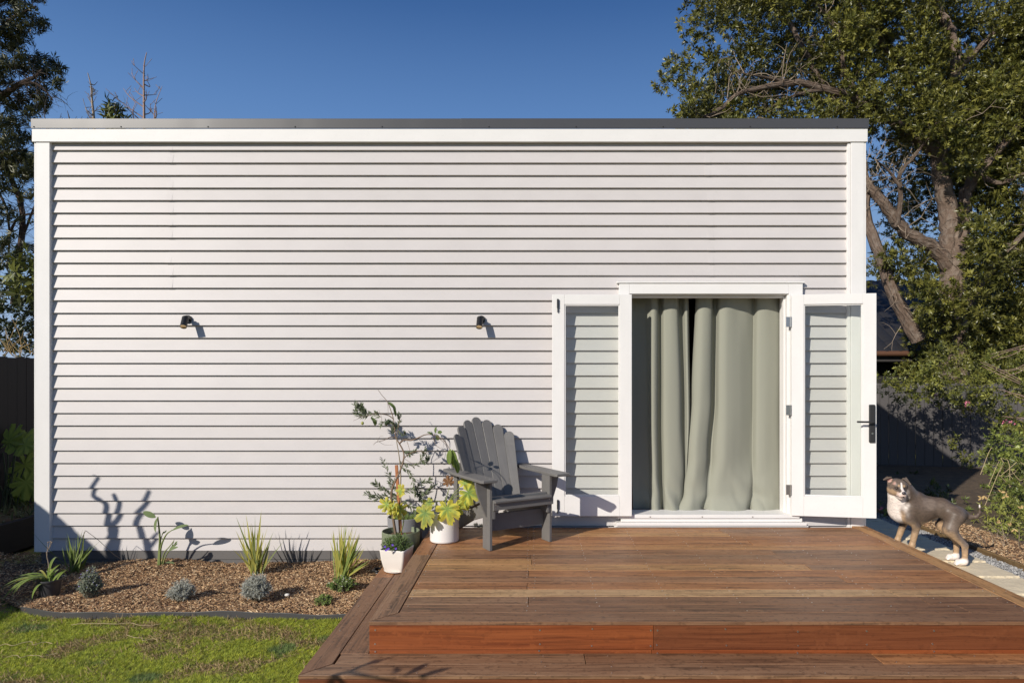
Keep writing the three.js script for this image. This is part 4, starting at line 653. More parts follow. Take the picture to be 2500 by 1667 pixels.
softShrub('low_shrub', 'low glossy green shrub at the foot of the dense strappy plant', V(-1.555, -.02, .78), .13, .14, leafMat(.15, .225, .035, .3), { n: 110, per: 13, len: .018, wid: .010, flower: .3, fmat: std(.6, .6, .5, .6) });
softShrub('low_shrub', 'small green seedling shrub at the front of the bed near the deck', V(-1.62, -.03, 1.06), .085, .085, leafMat(.17, .24, .04, .3), { n: 46, per: 12, len: .017, wid: .009 });
{ // nursery pot with a lily and a dead stalk
  const p = V(-3.92, -.02, .84); const t = thing('plastic_pot', 'black plastic nursery pot standing on the bark at the left end of the bed', 'plant pot', p.toArray());
  obj('pot_wall', lathe([[0, 0], [.062, 0], [.068, .004], [.082, .118], [.089, .119], [.090, .137], [.086, .138], [.082, .12], [0, .11]], 44), std(.045, .045, .048, .45), t); obj('soil', soilDisc(.083, .122), MT.soil, t);
  const l = thing('potted_lily', 'drooping bright green strap leaves spilling from the plastic pot', 'plant', [p.x, p.y + .12, p.z]); const m = new MB(), ye = new MB();
  for (let k = 0; k < 24; k++) { const a = rr(1.9, 4.6), d = V(Math.cos(a), rr(.5, 1.2), Math.sin(a) * .9 + .2); (k % 6 ? m : ye).leaf(V(rr(-.045, .03), 0, rr(-.04, .05)), d, V(0, 1, .2), rr(.24, .42), rr(.014, .024), { n: 9, bend: rr(1.5, 2.3), shape: 'blade', fold: .3 }); }
  for (let k = 0; k < 7; k++) m.leaf(V(rr(-.04, .06), 0, rr(-.04, .05)), V(rr(-.2, .9), 1, rr(-.3, .6)), V(0, .3, 1), rr(.10, .17), .013, { n: 6, bend: rr(.6, 1.8), shape: 'blade' });
  m.leaf(V(-.01, 0, .07), V(.05, .1, 1), V(0, 1, 0), .17, .02, { n: 7, bend: 1.7, shape: 'blade' });
  m.build('leaves', leafMat(.21, .30, .035, .4), l); ye.build('yellow_leaves', leafG.flax, l);
  const s = thing('dry_stalk', 'bare twisted dead stalk rising from the plastic pot', 'stalk', [p.x, p.y + .12, p.z]), sm = new MB(), o = s.position, L = (x, y) => P(x, y, 5.48).sub(o);
  sm.tube(curve([L(118, 1404), L(117, 1375), L(114, 1362), L(113, 1350), L(119, 1335), L(122, 1325)], 20), taper(21, .0045, .002), 6); sm.tube(curve([L(114, 1356), L(114, 1340), L(116, 1326)], 8), .0018, 5); sm.tube(curve([L(119, 1338), L(123, 1330), L(124, 1322)], 8), .0015, 5);
  for (const [x, y] of [[116, 1324], [122, 1322], [125, 1324], [113, 1349]]) sm.add(new THREE.SphereGeometry(.006, 8, 6), new THREE.Matrix4().setPosition(L(x, y))); sm.build('stem', MT.twig, s);
}
{ // coil of black irrigation hose and a white stone
  const c = P(926, 1388, 5.98), t = thing('hose_coil', 'small coil of black hose on the bark beside the cream planter', 'hose', [c.x, .01, c.z]); const pts = []; for (let k = 0; k < 60; k++) { const a = k * .42; pts.push(V(Math.cos(a) * (.055 + .01 * Math.sin(k * .7)), .012 + .018 * (k / 60) + .006 * Math.sin(k * 1.3), Math.sin(a) * (.05 + .01 * Math.cos(k * .5)))); } const m = new MB(); m.tube(curve(pts, 240), .0075, 7); m.build('tube', MT.black, t);
  const st = new THREE.IcosahedronGeometry(.016, 2); st.scale(1.3, .7, 1); const q = P(700, 1451, 5.4); st.translate(q.x, .005, q.z); tag(obj('white_stone', st, std(.7, .68, .64, .7)), 'single small white stone on the bark mulch', 'stone');
}
// ------------------------------------------------------------------ boundary fences, neighbour's roof
{
  const palings = (name, label, a, b, h, top, thick, mat, wid = .148) => { // a, b ends in x,z, faces towards the left of a to b
    const t = thing(name, label, 'fence', [a[0], 0, a[1]], Math.atan2(-(b[1] - a[1]), b[0] - a[0])); const L = Math.hypot(b[0] - a[0], b[1] - a[1]); let k = 0;
    for (let x = 0; x < L - .05; x += wid + .006) { const e = rr(-.006, .006), w = wid; obj('paling', rbox(x, x + w, -.12, top + rr(-.006, .006), e - thick, e, .003, 'y', [rnd(), rnd()]), mat, t); }
    for (const y of [.35, top * .55, top - .25]) obj('rail', rbox(0, L, y, y + .09, -thick - .06, -thick - .012, .003), mat, t);
    return t;
  };
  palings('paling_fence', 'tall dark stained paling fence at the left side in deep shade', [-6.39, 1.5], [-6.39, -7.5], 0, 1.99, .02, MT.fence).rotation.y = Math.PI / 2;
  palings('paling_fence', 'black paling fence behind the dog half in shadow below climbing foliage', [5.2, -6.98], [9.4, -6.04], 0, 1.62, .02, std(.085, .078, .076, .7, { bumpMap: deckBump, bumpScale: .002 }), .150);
  // part of the same left boundary that stands beside the lawn, out of the frame, and shades the corner of the building
  const n = thing('paling_fence', 'dark paling fence running along the left edge of the lawn', 'fence', [-6.39, 0, 7.5], Math.PI / 2);
  for (let x = 0; x < 5.95; x += .155) obj('paling', rbox(x, x + .149, -.12, 1.99 + rr(-.006, .006), -.02, 0, .003, 'y'), MT.fence, n);
  const bp = thing('garden_sleeper', 'dark timber sleeper edging a raised strip along the left fence', 'edging', [0, 0, 0]); obj('timber', rbox(-5.55, -5.48, -.1, .22, -3.6, .9, .004, 'z'), MT.fence, bp);
  struct('raised_soil', sheetXZ(-6.38, -5.551, -3.6, .9, 14, 40, (x, z) => .15 + .03 * (noise3(x * 6, z * 6, 4) - .5)), MT.soil);
}
{ // neighbour's house: dark tiled roof, gutter and a dark wall
  const t = thing('neighbour_house', 'neighbouring house with dark tiled roof and brown gutter behind the fence', 'house', [7.4, 0, -9.6], -.12);
  const tile = std(.020, .019, .020, .62, { map: grime, bumpMap: soilBump, bumpScale: .01 });
  obj('wall', ebox(-4, 5, -.1, 2.15, -4, -.35), MT.fence, t);
  for (let k = 0; k < 17; k++) { const g = []; for (let x = -4.4; x < 5.4; x += .30) { const c = new THREE.CylinderGeometry(.19, .19, .40, 7, 1, true, -1.0, 2.0); c.rotateX(-Math.PI / 2 + .10); c.scale(1, .45, 1); c.translate(x + .15, -.02, 0); g.push(uvBox(c)); } const r = merged(g); r.rotateX(.42); r.translate(0, 2.36 + k * .135, .10 - k * .30); obj('tile_row', r, tile, t); }
  obj('roof_deck', (() => { const g = ebox(-4.4, 5.4, -.02, .0, -5.2, .1); g.rotateX(.42); g.translate(0, 2.26, .05); return g; })(), MT.dark, t);
  obj('gutter', (() => { const g = new THREE.CylinderGeometry(.065, .065, 9.8, 12, 1, true, Math.PI / 2, Math.PI); g.rotateZ(Math.PI / 2); g.rotateX(Math.PI); g.translate(.5, 2.27, .28); return uvBox(g); })(), std(.11, .052, .030, .5), t);
  obj('fascia', rbox(-4.4, 5.4, 2.10, 2.25, .16, .185, .003), std(.05, .045, .045, .6), t);
  obj('soffit', ebox(-4.4, 5.4, 2.085, 2.098, -.36, .183), MT.fence, t);
}
// ------------------------------------------------------------------ trees and hedges: limbs as tubes, crowns of many small leaves in clumps
function sprigGeo(n, len, wid, spread, up, o = {}) { // a twig tip with leaves round it, pointing +y
  const m = new MB(); for (let k = 0; k < n; k++) { const a = k * 2.4 + rr(-.4, .4), h = rr(0, spread), t = h / spread, d = V(Math.cos(a) * (1.1 - t * .7), up + t * .8, Math.sin(a) * (1.1 - t * .7)); if (o.droop) d.y -= o.droop; m.leaf(V(Math.cos(a) * .004, h, Math.sin(a) * .004), d, V(0, 1, .01), len * rr(.7, 1.15), wid * rr(.8, 1.15), { n: 2, bend: o.bend ?? .35, fold: .25, shape: 'lance' }); }
  if (o.twig !== 0) m.tube([V(0, -.05, 0), V(0, spread, 0)], .0022, 3); return m.geo();
}
function crown(parent, clumps, geo, mat, per, tint, o = {}) { // clumps: [centre, radius]
  const ms = [], cs = [], y = V(0, 1, 0);
  for (const [c, r, f = 1] of clumps) {
    const n = Math.round(per * r * r * f), tone = rr(.78, 1.2);
    for (let k = 0; k < n; k++) {
      const d = dirv(); d.y *= o.flat ?? .85; const q = Math.pow(rnd(), .42), p = c.clone().addScaledVector(d, r * q * (1 + .35 * (noise3(c.x * 3 + d.x * 2.2 + 20, c.y * 3 + d.y * 2.2 + 20, d.z * 2.2 + 9) - .5)));
      const dir = d.clone().multiplyScalar(.9).add(dirv().multiplyScalar(.7)).add(V(0, o.lift ?? .35, 0)).normalize();
      ms.push(M4(p, new THREE.Quaternion().setFromUnitVectors(y, dir).multiply(new THREE.Quaternion().setFromAxisAngle(y, rr(0, 6.28))), rr(.75, 1.25)));
      const g = tone * rr(.7, 1.3), w = rnd(); cs.push(rgb(mixv(tint[0][0], tint[1][0], w) * g, mixv(tint[0][1], tint[1][1], w) * g, mixv(tint[0][2], tint[1][2], w) * g));
    }
  }
  return scatter(o.name ?? 'crown', geo, mat, ms, cs, parent);
}
function limb(mb, pts, r0, r1, seg = 9, n = 6) { const c = curve(pts, (pts.length - 1) * n); for (let k = 1; k < c.length - 1; k++) c[k].add(V(rr(-1, 1), rr(-1, 1), rr(-1, 1)).multiplyScalar(r0 * .12)); mb.tube(c, taper(c.length, r0, r1, .85), seg); return c; }
function twigs(mb, from, n, len, r, up = .2, lv = 2) { for (let k = 0; k < n; k++) { const p = pick(from), d = dirv().add(V(0, up, 0)).normalize(), q = [p]; let e = p.clone(); for (let s = 0; s < 4; s++) { d.add(dirv().multiplyScalar(.45)).normalize(); e = e.clone().addScaledVector(d, len / 4 * rr(.7, 1.2)); q.push(e); } mb.tube(q, taper(5, r, r * .3), 4, false); if (lv > 1) twigs(mb, q.slice(2), 2, len * .5, r * .5, up, lv - 1); } }
const S = 1.063; // positions read on a 2352 pixel wide view
const PV = (x, y, d) => P(x * S, y * S, d);

{ // the big evergreen at the right
  const BK = 1.7, o = PV(2210, 1000, 12.2 + BK); o.y = -.1; const t = thing('evergreen_tree', 'huge broad evergreen tree with pale forked trunk behind the right end of the building', 'tree', o.toArray()); const L = (x, y, d) => PV(x, y, d + BK).sub(o);
  const tr = new MB(), lm = new MB(), tw = new MB(); let all = [];
  const add = (pts, r0, r1, seg) => { const c = limb(lm, pts.map(p => L(...p)), r0, r1, seg); all = all.concat(c.slice(2)); return c; };
  limb(tr, [V(.05, 0, .1), L(2195, 880, 12.2), L(2190, 760, 12.2), L(2185, 690, 12.2), L(2192, 620, 12.2), L(2205, 560, 12.2)], .30, .24, 16);
  limb(tr, [L(2190, 640, 12.2), L(2185, 560, 12.2), L(2180, 480, 12.2), L(2165, 420, 12.2), L(2158, 350, 12.25), L(2170, 260, 12.3), L(2195, 170, 12.4), L(2190, 90, 12.5), L(2150, 0, 12.6), L(2140, -90, 12.7)], .23, .07, 11);
  limb(tr, [L(2200, 600, 12.2), L(2215, 500, 12.2), L(2222, 440, 12.2), L(2245, 400, 12.1), L(2290, 350, 12.0), L(2340, 290, 11.9), L(2420, 200, 11.8)], .16, .06, 10);
  // the big limb reaching left, and the one that leans low
  add([[2200, 640, 12.2], [2150, 575, 12.1], [2090, 540, 12], [2040, 480, 11.9], [2000, 430, 11.9], [1960, 380, 12], [1900, 330, 12.1], [1800, 300, 12.2]], .17, .05, 10);
  add([[2110, 780, 11.9], [2060, 690, 11.9], [2020, 580, 11.9], [1992, 500, 12], [1985, 400, 12.1], [1960, 300, 12.2], [1900, 200, 12.2], [1850, 120, 12.2], [1800, 20, 12.4]], .15, .04, 10);
  add([[2060, 520, 11.9], [2070, 450, 11.7], [2068, 400, 11.6], [2100, 360, 11.5], [2130, 320, 11.5]], .06, .02, 8); add([[2070, 430, 11.6], [2040, 390, 11.6], [2010, 365, 11.6]], .04, .012, 7);
  add([[2160, 360, 12.25], [2080, 300, 12.1], [1980, 235, 11.9], [1900, 205, 11.8], [1830, 190, 11.7], [1760, 200, 11.6], [1700, 215, 11.5], [1640, 260, 11.4], [1580, 275, 11.3]], .12, .022, 9);
  add([[1900, 205, 11.8], [1840, 215, 11.7], [1790, 235, 11.6], [1740, 270, 11.5]], .045, .014, 7); add([[1830, 190, 11.7], [1770, 180, 11.6], [1730, 172, 11.5], [1690, 165, 11.5]], .04, .01, 7); add([[1980, 235, 11.9], [1940, 160, 11.9], [1930, 80, 12], [1880, 10, 12]], .07, .02, 8);
  add([[2170, 260, 12.3], [2080, 160, 12.3], [2010, 80, 12.3], [1960, -20, 12.4]], .09, .03, 8); add([[2195, 170, 12.4], [2270, 90, 12.3], [2350, 20, 12.2]], .08, .03, 8); add([[2245, 400, 12.1], [2300, 420, 11.8], [2352, 400, 11.6], [2420, 410, 11.4]], .06, .02, 8);
  add([[2190, 760, 12.2], [2260, 640, 12.0], [2330, 560, 11.8], [2420, 480, 11.6]], .10, .04, 9); add([[2130, 320, 11.5], [2180, 290, 11.3], [2230, 285, 11.1]], .03, .01, 6);
  tr.build('trunk', MT.bark, t); lm.build('limbs', MT.bark, t); twigs(tw, all, 150, .8, .010, .15); twigs(tw, all, 110, .5, .007, .1, 1); tw.build('twigs', MT.twig, t).userData.kind = 'stuff';
  // clumps: inside the outline of the crown, thinner where the sky and the limbs show
  const left = y => y < 60 ? 1585 : y < 130 ? 1565 : y < 200 ? mixv(1560, 1510, (y - 130) / 70) : y < 240 ? 1535 : 1560; const cl = [];
  const gaps = [[2085, 470, 42], [2055, 405, 34], [2025, 340, 26], [2105, 600, 36], [2000, 520, 24], [2175, 520, 40], [2180, 600, 36], [2165, 430, 30], [2010, 640, 26], [2060, 740, 34], [2030, 780, 50], [1760, 215, 30], [1840, 205, 26], [2075, 520, 40], [2110, 560, 36], [1700, 235, 22], [2180, 720, 30], [2200, 660, 24], [1620, 175, 16], [2150, 345, 22]].filter(g => g[1] < 640 || g[0] < 2100);
  for (let y = -150; y < 900; y += 46) for (let x = 1500; x < 2560; x += 50) {
    const px = x + rr(-26, 26), py = y + rr(-24, 24), r = rr(34, 62); if (px - r * .75 < left(py) && py < 300) continue; if (py > 262 && px < 1990 + rr(0, 20)) { if (!(py < 320 && px > 1600)) continue; } if (py > 655 && px < 2100) continue;
    const g = gaps.some(([a, b, q]) => Math.hypot(px - a, py - b) < q + r * .55), sparse = noise3(px / 62 + 4, py / 62, 3);
    if (g) { if (rnd() < .8) cl.push([L(px, py, rr(13.2, 14.4)), r / F * S * 15.4, .75]); continue; }
    if (sparse < .37 && rnd() < .8) { if (rnd() < .75) cl.push([L(px, py, rr(13.0, 14.2)), r / F * S * 15.2, .8]); continue; } if (px > 2190 && py > 120) cl.push([L(px + rr(-30, 30), py + rr(-30, 30), rr(12.8, 14.2)), r / F * S * 15.6, .9]);
    const d = rr(10.9, 13.2); cl.push([L(px, py, d), r / F * S * (d + BK), rr(.6, 1.15)]); if (rnd() < .7) cl.push([L(px + rr(-20, 20), py + rr(-20, 20), rr(12.8, 14.4)), r / F * S * 15.2, .8]);
  }
  // outer tufts that break the outline against the sky
  for (const [x, y, r] of [[1515, 192, 18], [1532, 182, 20], [1545, 160, 20], [1560, 130, 20], [1556, 205, 18], [1590, 230, 22], [1560, 268, 16], [1590, 262, 24], [1620, 255, 24], [1578, 60, 22], [1590, 20, 24], [1596, 95, 22], [1580, 150, 20], [1610, 205, 20], [1640, 140, 30], [1650, 270, 26], [1690, 262, 26], [1730, 258, 30], [1785, 262, 34], [1840, 258, 34], [1900, 262, 36], [1540, 258, 10], [2205, 330, 32], [2150, 300, 34], [2245, 520, 32], [2255, 600, 36], [2228, 660, 36], [2140, 650, 28], [2105, 655, 30], [2170, 690, 36], [2070, 612, 36], [2040, 592, 28], [2105, 605, 24], [2215, 250, 36], [2225, 590, 22], [2140, 225, 34], [2190, 120, 36], [2130, 690, 30], [2200, 720, 36], [2145, 735, 30]]) { const d = rr(11, 11.8); cl.push([L(x, y, d), r / F * S * (d + BK) * 1.15, 1.0]); }
  const mat = phys(1, 1, 1, .36, { specularIntensity: .9 });
  crown(t, cl, sprigGeo(11, .085, .028, .08, .35), mat, 430, [[.060, .068, .013], [.185, .175, .036]], { lift: .3 });
}
{ // foliage over the fence and low down by the path
  const o1 = PV(2200, 930, 11.2); o1.y = 0; const v = thing('climbing_vine', 'dark green climber with small pink flowers spilling over the black fence', 'climber', o1.toArray()); const cl = [];
  for (const [x, y, r, d] of [[2030, 880, 30, 11.9], [2065, 900, 30, 11.8], [2100, 915, 32, 11.6], [2080, 870, 34, 11.6], [2130, 895, 36, 11.9], [2170, 905, 36, 11.9], [2210, 920, 38, 11.9], [2250, 930, 40, 11.8], [2290, 960, 40, 11.4], [2330, 975, 46, 10.6], [2125, 860, 40, 11.4], [2170, 870, 48, 11.1], [2230, 890, 52, 10.8], [2290, 900, 52, 10.5], [2340, 905, 52, 10.2], [2160, 815, 42, 11.4], [2215, 830, 50, 11.1], [2280, 840, 52, 10.8], [2340, 840, 52, 10.6], [2200, 1005, 12, 12.4], [2192, 1020, 12, 12.4], [2215, 1050, 15, 12.4], [2228, 1070, 12, 12.4], [2205, 1040, 10, 12.4], [2390, 900, 60, 10], [2390, 990, 60, 9.8]]) cl.push([PV(x, y, d).sub(o1), r / F * S * d, 1]);
  crown(v, cl, sprigGeo(9, .062, .024, .06, .25), phys(1, 1, 1, .4, { specularIntensity: .8 }), 520, [[.075, .088, .017], [.205, .205, .044]], { name: 'foliage', lift: .15 });
  const f = []; for (const [x, y] of [[2220, 925], [2218, 930], [2226, 922], [2310, 965], [2316, 972], [2305, 970], [2322, 968], [2330, 975], [2150, 905]]) { const m = new MB(), c = PV(x, y, 10.0).sub(o1); for (let q = 0; q < 6; q++) m.leaf(c, dirv().add(V(0, 0, .8)), V(0, 1, .5), .03, .018, { n: 2 }); f.push(m.geo()); } f.forEach(g => obj('flower', g, pink, v));
  const st = new MB(); for (const [a, b] of [[[2300, 900], [2370, 930]], [[2310, 960], [2380, 980]], [[2290, 1010], [2375, 1020]], [[2280, 820], [2370, 800]], [[2290, 860], [2370, 850]], [[2250, 840], [2345, 870]]]) for (let k = 0; k < 3; k++) { const A = PV(a[0] + rr(-10, 10), a[1] + rr(-10, 10), 10.1).sub(o1), B = PV(b[0], b[1] + rr(-25, 25), 9.9).sub(o1); st.tube(curve([A, A.clone().lerp(B, .5).add(V(0, rr(-.06, .1), .05)), B], 10), taper(11, .003, .006), 5); } st.build('bare_stems', MT.twigPink, v);
}
function bush(name, label, items, ground, geo, mat, per, tint, extra) { const c = items[0], o = P(c[0] * S, c[1] * S, c[3]); o.y = ground; const t = thing(name, label, 'shrub', o.toArray()); crown(t, items.map(([x, y, r, d, f]) => [PV(x, y, d).sub(o), r / F * S * d, f ?? 1]), geo, mat, per, tint, { name: 'foliage', lift: .25 }); if (extra) extra(t, o); return t; }
const ivyMat = phys(1, 1, 1, .42, { specularIntensity: .8 });
bush('hedge_shrub', 'dense ivy like shrub growing against the right end of the black fence', [[2310, 1080, 40, 8.8], [2340, 1040, 44, 8.8], [2345, 1100, 46, 8.4], [2300, 1110, 32, 8.8], [2280, 1090, 22, 9.2], [2270, 1050, 26, 9.6], [2285, 1030, 34, 9.4], [2320, 1010, 40, 9.2], [2345, 1150, 44, 8.2], [2310, 1150, 36, 8.4], [2400, 1060, 60, 8.4], [2400, 1150, 60, 8], [2290, 1140, 22, 8.8]], .05, sprigGeo(9, .052, .024, .06, .2), ivyMat, 560, [[.085, .112, .024], [.19, .215, .046]],
  (t, o) => { const m = new MB(); for (let k = 0; k < 12; k++) { const a = PV(rr(2285, 2345), rr(1030, 1120), 8.5).sub(o); m.tube(curve([a, a.clone().add(V(rr(-.15, .15), rr(-.2, .05), .1)), a.clone().add(V(rr(-.4, .3), rr(-.5, .1), .12))], 8), .003, 4); } m.build('dry_stems', MT.straw, t); });
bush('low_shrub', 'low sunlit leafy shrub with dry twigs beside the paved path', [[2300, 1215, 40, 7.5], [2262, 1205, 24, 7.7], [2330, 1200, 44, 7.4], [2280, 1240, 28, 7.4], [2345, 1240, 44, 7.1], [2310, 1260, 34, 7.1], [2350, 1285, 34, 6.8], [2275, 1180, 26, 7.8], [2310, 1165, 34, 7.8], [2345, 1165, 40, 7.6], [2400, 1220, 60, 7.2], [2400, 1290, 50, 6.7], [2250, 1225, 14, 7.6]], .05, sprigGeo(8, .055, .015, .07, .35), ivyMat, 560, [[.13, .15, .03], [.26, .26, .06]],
  (t, o) => { const m = new MB(), d = new MB(); for (let k = 0; k < 46; k++) { const b = PV(rr(2270, 2352), rr(1270, 1320), rr(6.7, 7.3)).sub(o); const e = b.clone().add(V(rr(-.55, .15), rr(.15, .5), rr(-.1, .2))); m.tube(curve([b, b.clone().lerp(e, .5).add(V(rr(-.05, .05), rr(0, .08), 0)), e], 8), taper(9, .005, .002), 4); } m.build('dry_twigs', MT.twig, t); for (let k = 0; k < 70; k++) { const b = PV(rr(2315, 2385), rr(1300, 1335), rr(6.6, 7)).sub(o); d.leaf(b, V(rr(-1, .6), rr(.3, 1), rr(-.3, .8)), V(0, 1, .2), rr(.15, .32), .006, { n: 5, bend: rr(.4, 1.4), shape: 'blade' }); } d.build('dry_grass', MT.straw, t);
    const br = new MB(); for (const [x, y] of [[2262, 1140], [2255, 1143], [2345, 1168], [2310, 1140], [2300, 1130], [2330, 1215], [2322, 1208], [2290, 1200]]) { const c = PV(x, y, 7.0).sub(o); for (let q = 0; q < 3; q++) br.leaf(c, V(rr(-1, 1), rr(-.8, .8), .2), V(0, .3, 1), .042, .017, { n: 3, bend: .6 }); } br.build('dead_leaves', std(.50, .34, .14, .7), t); });
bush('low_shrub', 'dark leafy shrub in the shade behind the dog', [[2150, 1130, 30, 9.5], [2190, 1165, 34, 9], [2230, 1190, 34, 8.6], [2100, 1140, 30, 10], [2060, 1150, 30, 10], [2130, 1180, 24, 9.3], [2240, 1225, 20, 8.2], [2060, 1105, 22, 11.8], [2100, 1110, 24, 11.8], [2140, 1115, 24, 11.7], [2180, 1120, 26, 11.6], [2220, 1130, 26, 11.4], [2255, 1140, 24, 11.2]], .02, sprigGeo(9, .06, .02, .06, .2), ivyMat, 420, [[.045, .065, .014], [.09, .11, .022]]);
bush('flowering_plant', 'small plant with lime leaves and a pink flower in shade beside the right door', [[2022, 1165, 8, 8.2, 1.5], [2030, 1180, 12, 8.2, 1.5], [2020, 1190, 12, 8.2, 1.2]], .02, sprigGeo(7, .055, .024, .05, .3), leafMat(1, 1, 1, .3), 260, [[.12, .20, .03], [.30, .36, .04]], (t, o) => { const m = new MB(), c = PV(2023, 1167, 8).sub(o); for (let q = 0; q < 6; q++) m.leaf(c, dirv(), V(0, 0, 1), .03, .024, { n: 2 }); m.build('flower', pink, t); const s = new MB(); s.tube([V(0, 0, 0), c], .004, 5); s.build('stem', leafG.box, t); });

{ // gum tree at the left with hanging narrow leaves
  const o = PV(-160, 800, 14); o.y = -.1; const t = thing('gum_tree', 'tall dark gum tree with drooping narrow leaves left of the building', 'tree', o.toArray()); const L = (x, y, d) => PV(x, y, d).sub(o), tr = new MB(), tw = new MB(); let all = [];
  const add = (pts, r0, r1) => { const c = limb(tr, pts.map(p => L(...p)), r0, r1, 9); all = all.concat(c.slice(1)); };
  limb(tr, [V(0, 0, 0), L(-150, 600, 14), L(-140, 400, 14), L(-120, 200, 14), L(-90, 0, 14), L(-60, -200, 14)], .34, .15, 12);
  add([[-140, 330, 14], [-60, 260, 13.6], [0, 222, 13.3], [40, 195, 13.1], [75, 178, 13], [95, 160, 13]], .10, .02); add([[-120, 180, 14], [-40, 120, 13.6], [0, 70, 13.4], [30, 40, 13.2], [80, 15, 13]], .08, .02); add([[-100, 60, 14], [-30, 20, 13.5], [30, -20, 13.2]], .08, .03); add([[-140, 420, 14], [-40, 370, 13.8], [20, 350, 13.6], [60, 345, 13.5]], .08, .02); add([[30, 700, 14.4], [40, 600, 14.4], [50, 520, 14.4], [45, 460, 14.4], [20, 400, 14.3]], .07, .05); add([[45, 560, 14.4], [80, 470, 14.4], [100, 430, 14.4]], .03, .015); add([[-140, 470, 14], [0, 430, 14], [60, 455, 14.2], [90, 440, 14.2]], .04, .02); add([[40, 195, 13.1], [75, 190, 13], [100, 205, 13], [120, 230, 13]], .03, .012);
  add([[-60, 640, 14.4], [10, 560, 14.3], [40, 500, 14.2], [80, 490, 14.2]], .04, .015); add([[-20, 420, 14], [10, 470, 14], [20, 540, 14], [15, 620, 14]], .03, .015); 
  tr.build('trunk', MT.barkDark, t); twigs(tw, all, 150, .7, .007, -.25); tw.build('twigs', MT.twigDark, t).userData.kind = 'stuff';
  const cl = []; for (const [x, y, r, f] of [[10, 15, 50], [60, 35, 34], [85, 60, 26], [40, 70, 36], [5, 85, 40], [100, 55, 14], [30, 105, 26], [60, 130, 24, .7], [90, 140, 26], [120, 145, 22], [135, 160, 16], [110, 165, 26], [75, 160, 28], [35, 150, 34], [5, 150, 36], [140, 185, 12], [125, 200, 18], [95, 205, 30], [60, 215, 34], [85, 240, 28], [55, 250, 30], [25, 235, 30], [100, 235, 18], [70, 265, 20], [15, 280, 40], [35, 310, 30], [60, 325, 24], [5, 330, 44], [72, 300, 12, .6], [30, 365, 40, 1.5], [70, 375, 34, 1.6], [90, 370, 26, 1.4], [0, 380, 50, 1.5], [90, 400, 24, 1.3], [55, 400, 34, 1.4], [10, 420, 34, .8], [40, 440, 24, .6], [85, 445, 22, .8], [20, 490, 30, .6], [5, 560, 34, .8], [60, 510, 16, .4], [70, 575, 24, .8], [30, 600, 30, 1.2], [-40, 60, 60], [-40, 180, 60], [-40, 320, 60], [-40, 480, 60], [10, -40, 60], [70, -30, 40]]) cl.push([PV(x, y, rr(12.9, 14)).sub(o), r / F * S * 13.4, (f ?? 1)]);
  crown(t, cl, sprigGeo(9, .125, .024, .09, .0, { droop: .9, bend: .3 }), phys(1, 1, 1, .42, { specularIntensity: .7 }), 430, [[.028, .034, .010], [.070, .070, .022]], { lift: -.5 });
}
bush('hedge_shrub', 'dark dense hedge rising above the left fence', [[20, 690, 46, 10.6, 1.2], [70, 700, 40, 10.6, 1.2], [40, 740, 46, 10.5, 1.3], [85, 750, 36, 10.5, 1.3], [10, 770, 40, 10.4, 1.3], [60, 790, 36, 10.4, 1.3], [90, 650, 30, 11, .8], [20, 640, 40, 11, 1], [30, 600, 34, 11.4, .8], [5, 590, 34, 11.4, .8], [60, 640, 36, 11.2, 1], [88, 700, 30, 11.2, 1], [50, 690, 40, 11.4, 1], [90, 780, 40, 11, 1], [-40, 700, 70, 10.6], [120, 720, 60, 10.6], [30, 800, 40, 10.2]], 1.0, sprigGeo(9, .07, .026, .07, .2), ivyMat, 430, [[.022, .032, .009], [.050, .062, .016]], (t, o) => { const m = new MB(); for (let k = 0; k < 18; k++) { const b = PV(rr(0, 85), rr(805, 830), 9.2).sub(o), e = b.clone().add(V(rr(-.3, .3), rr(.1, .5), rr(-.1, .1))); m.tube(curve([b, b.clone().lerp(e, .5).add(V(rr(-.08, .08), 0, 0)), e], 8), taper(9, .006, .003), 4); } m.build('dry_twigs', std(.38, .27, .12, .8), t); });
bush('leafy_shrub', 'sunlit shrub with large pointed leaves by the left corner of the building', [[72, 590, 18, 9.8], [60, 610, 24, 9.8], [75, 640, 22, 9.8], [45, 650, 18, 9.8], [65, 670, 18, 9.8], [85, 610, 18, 9.9], [90, 660, 24, 9.9], [80, 700, 12, 9.9, .6], [110, 640, 36, 10]], 1.4, sprigGeo(8, .20, .055, .10, .15, { droop: .3, bend: .8 }), phys(1, 1, 1, .35), 230, [[.085, .105, .022], [.17, .175, .04]]);
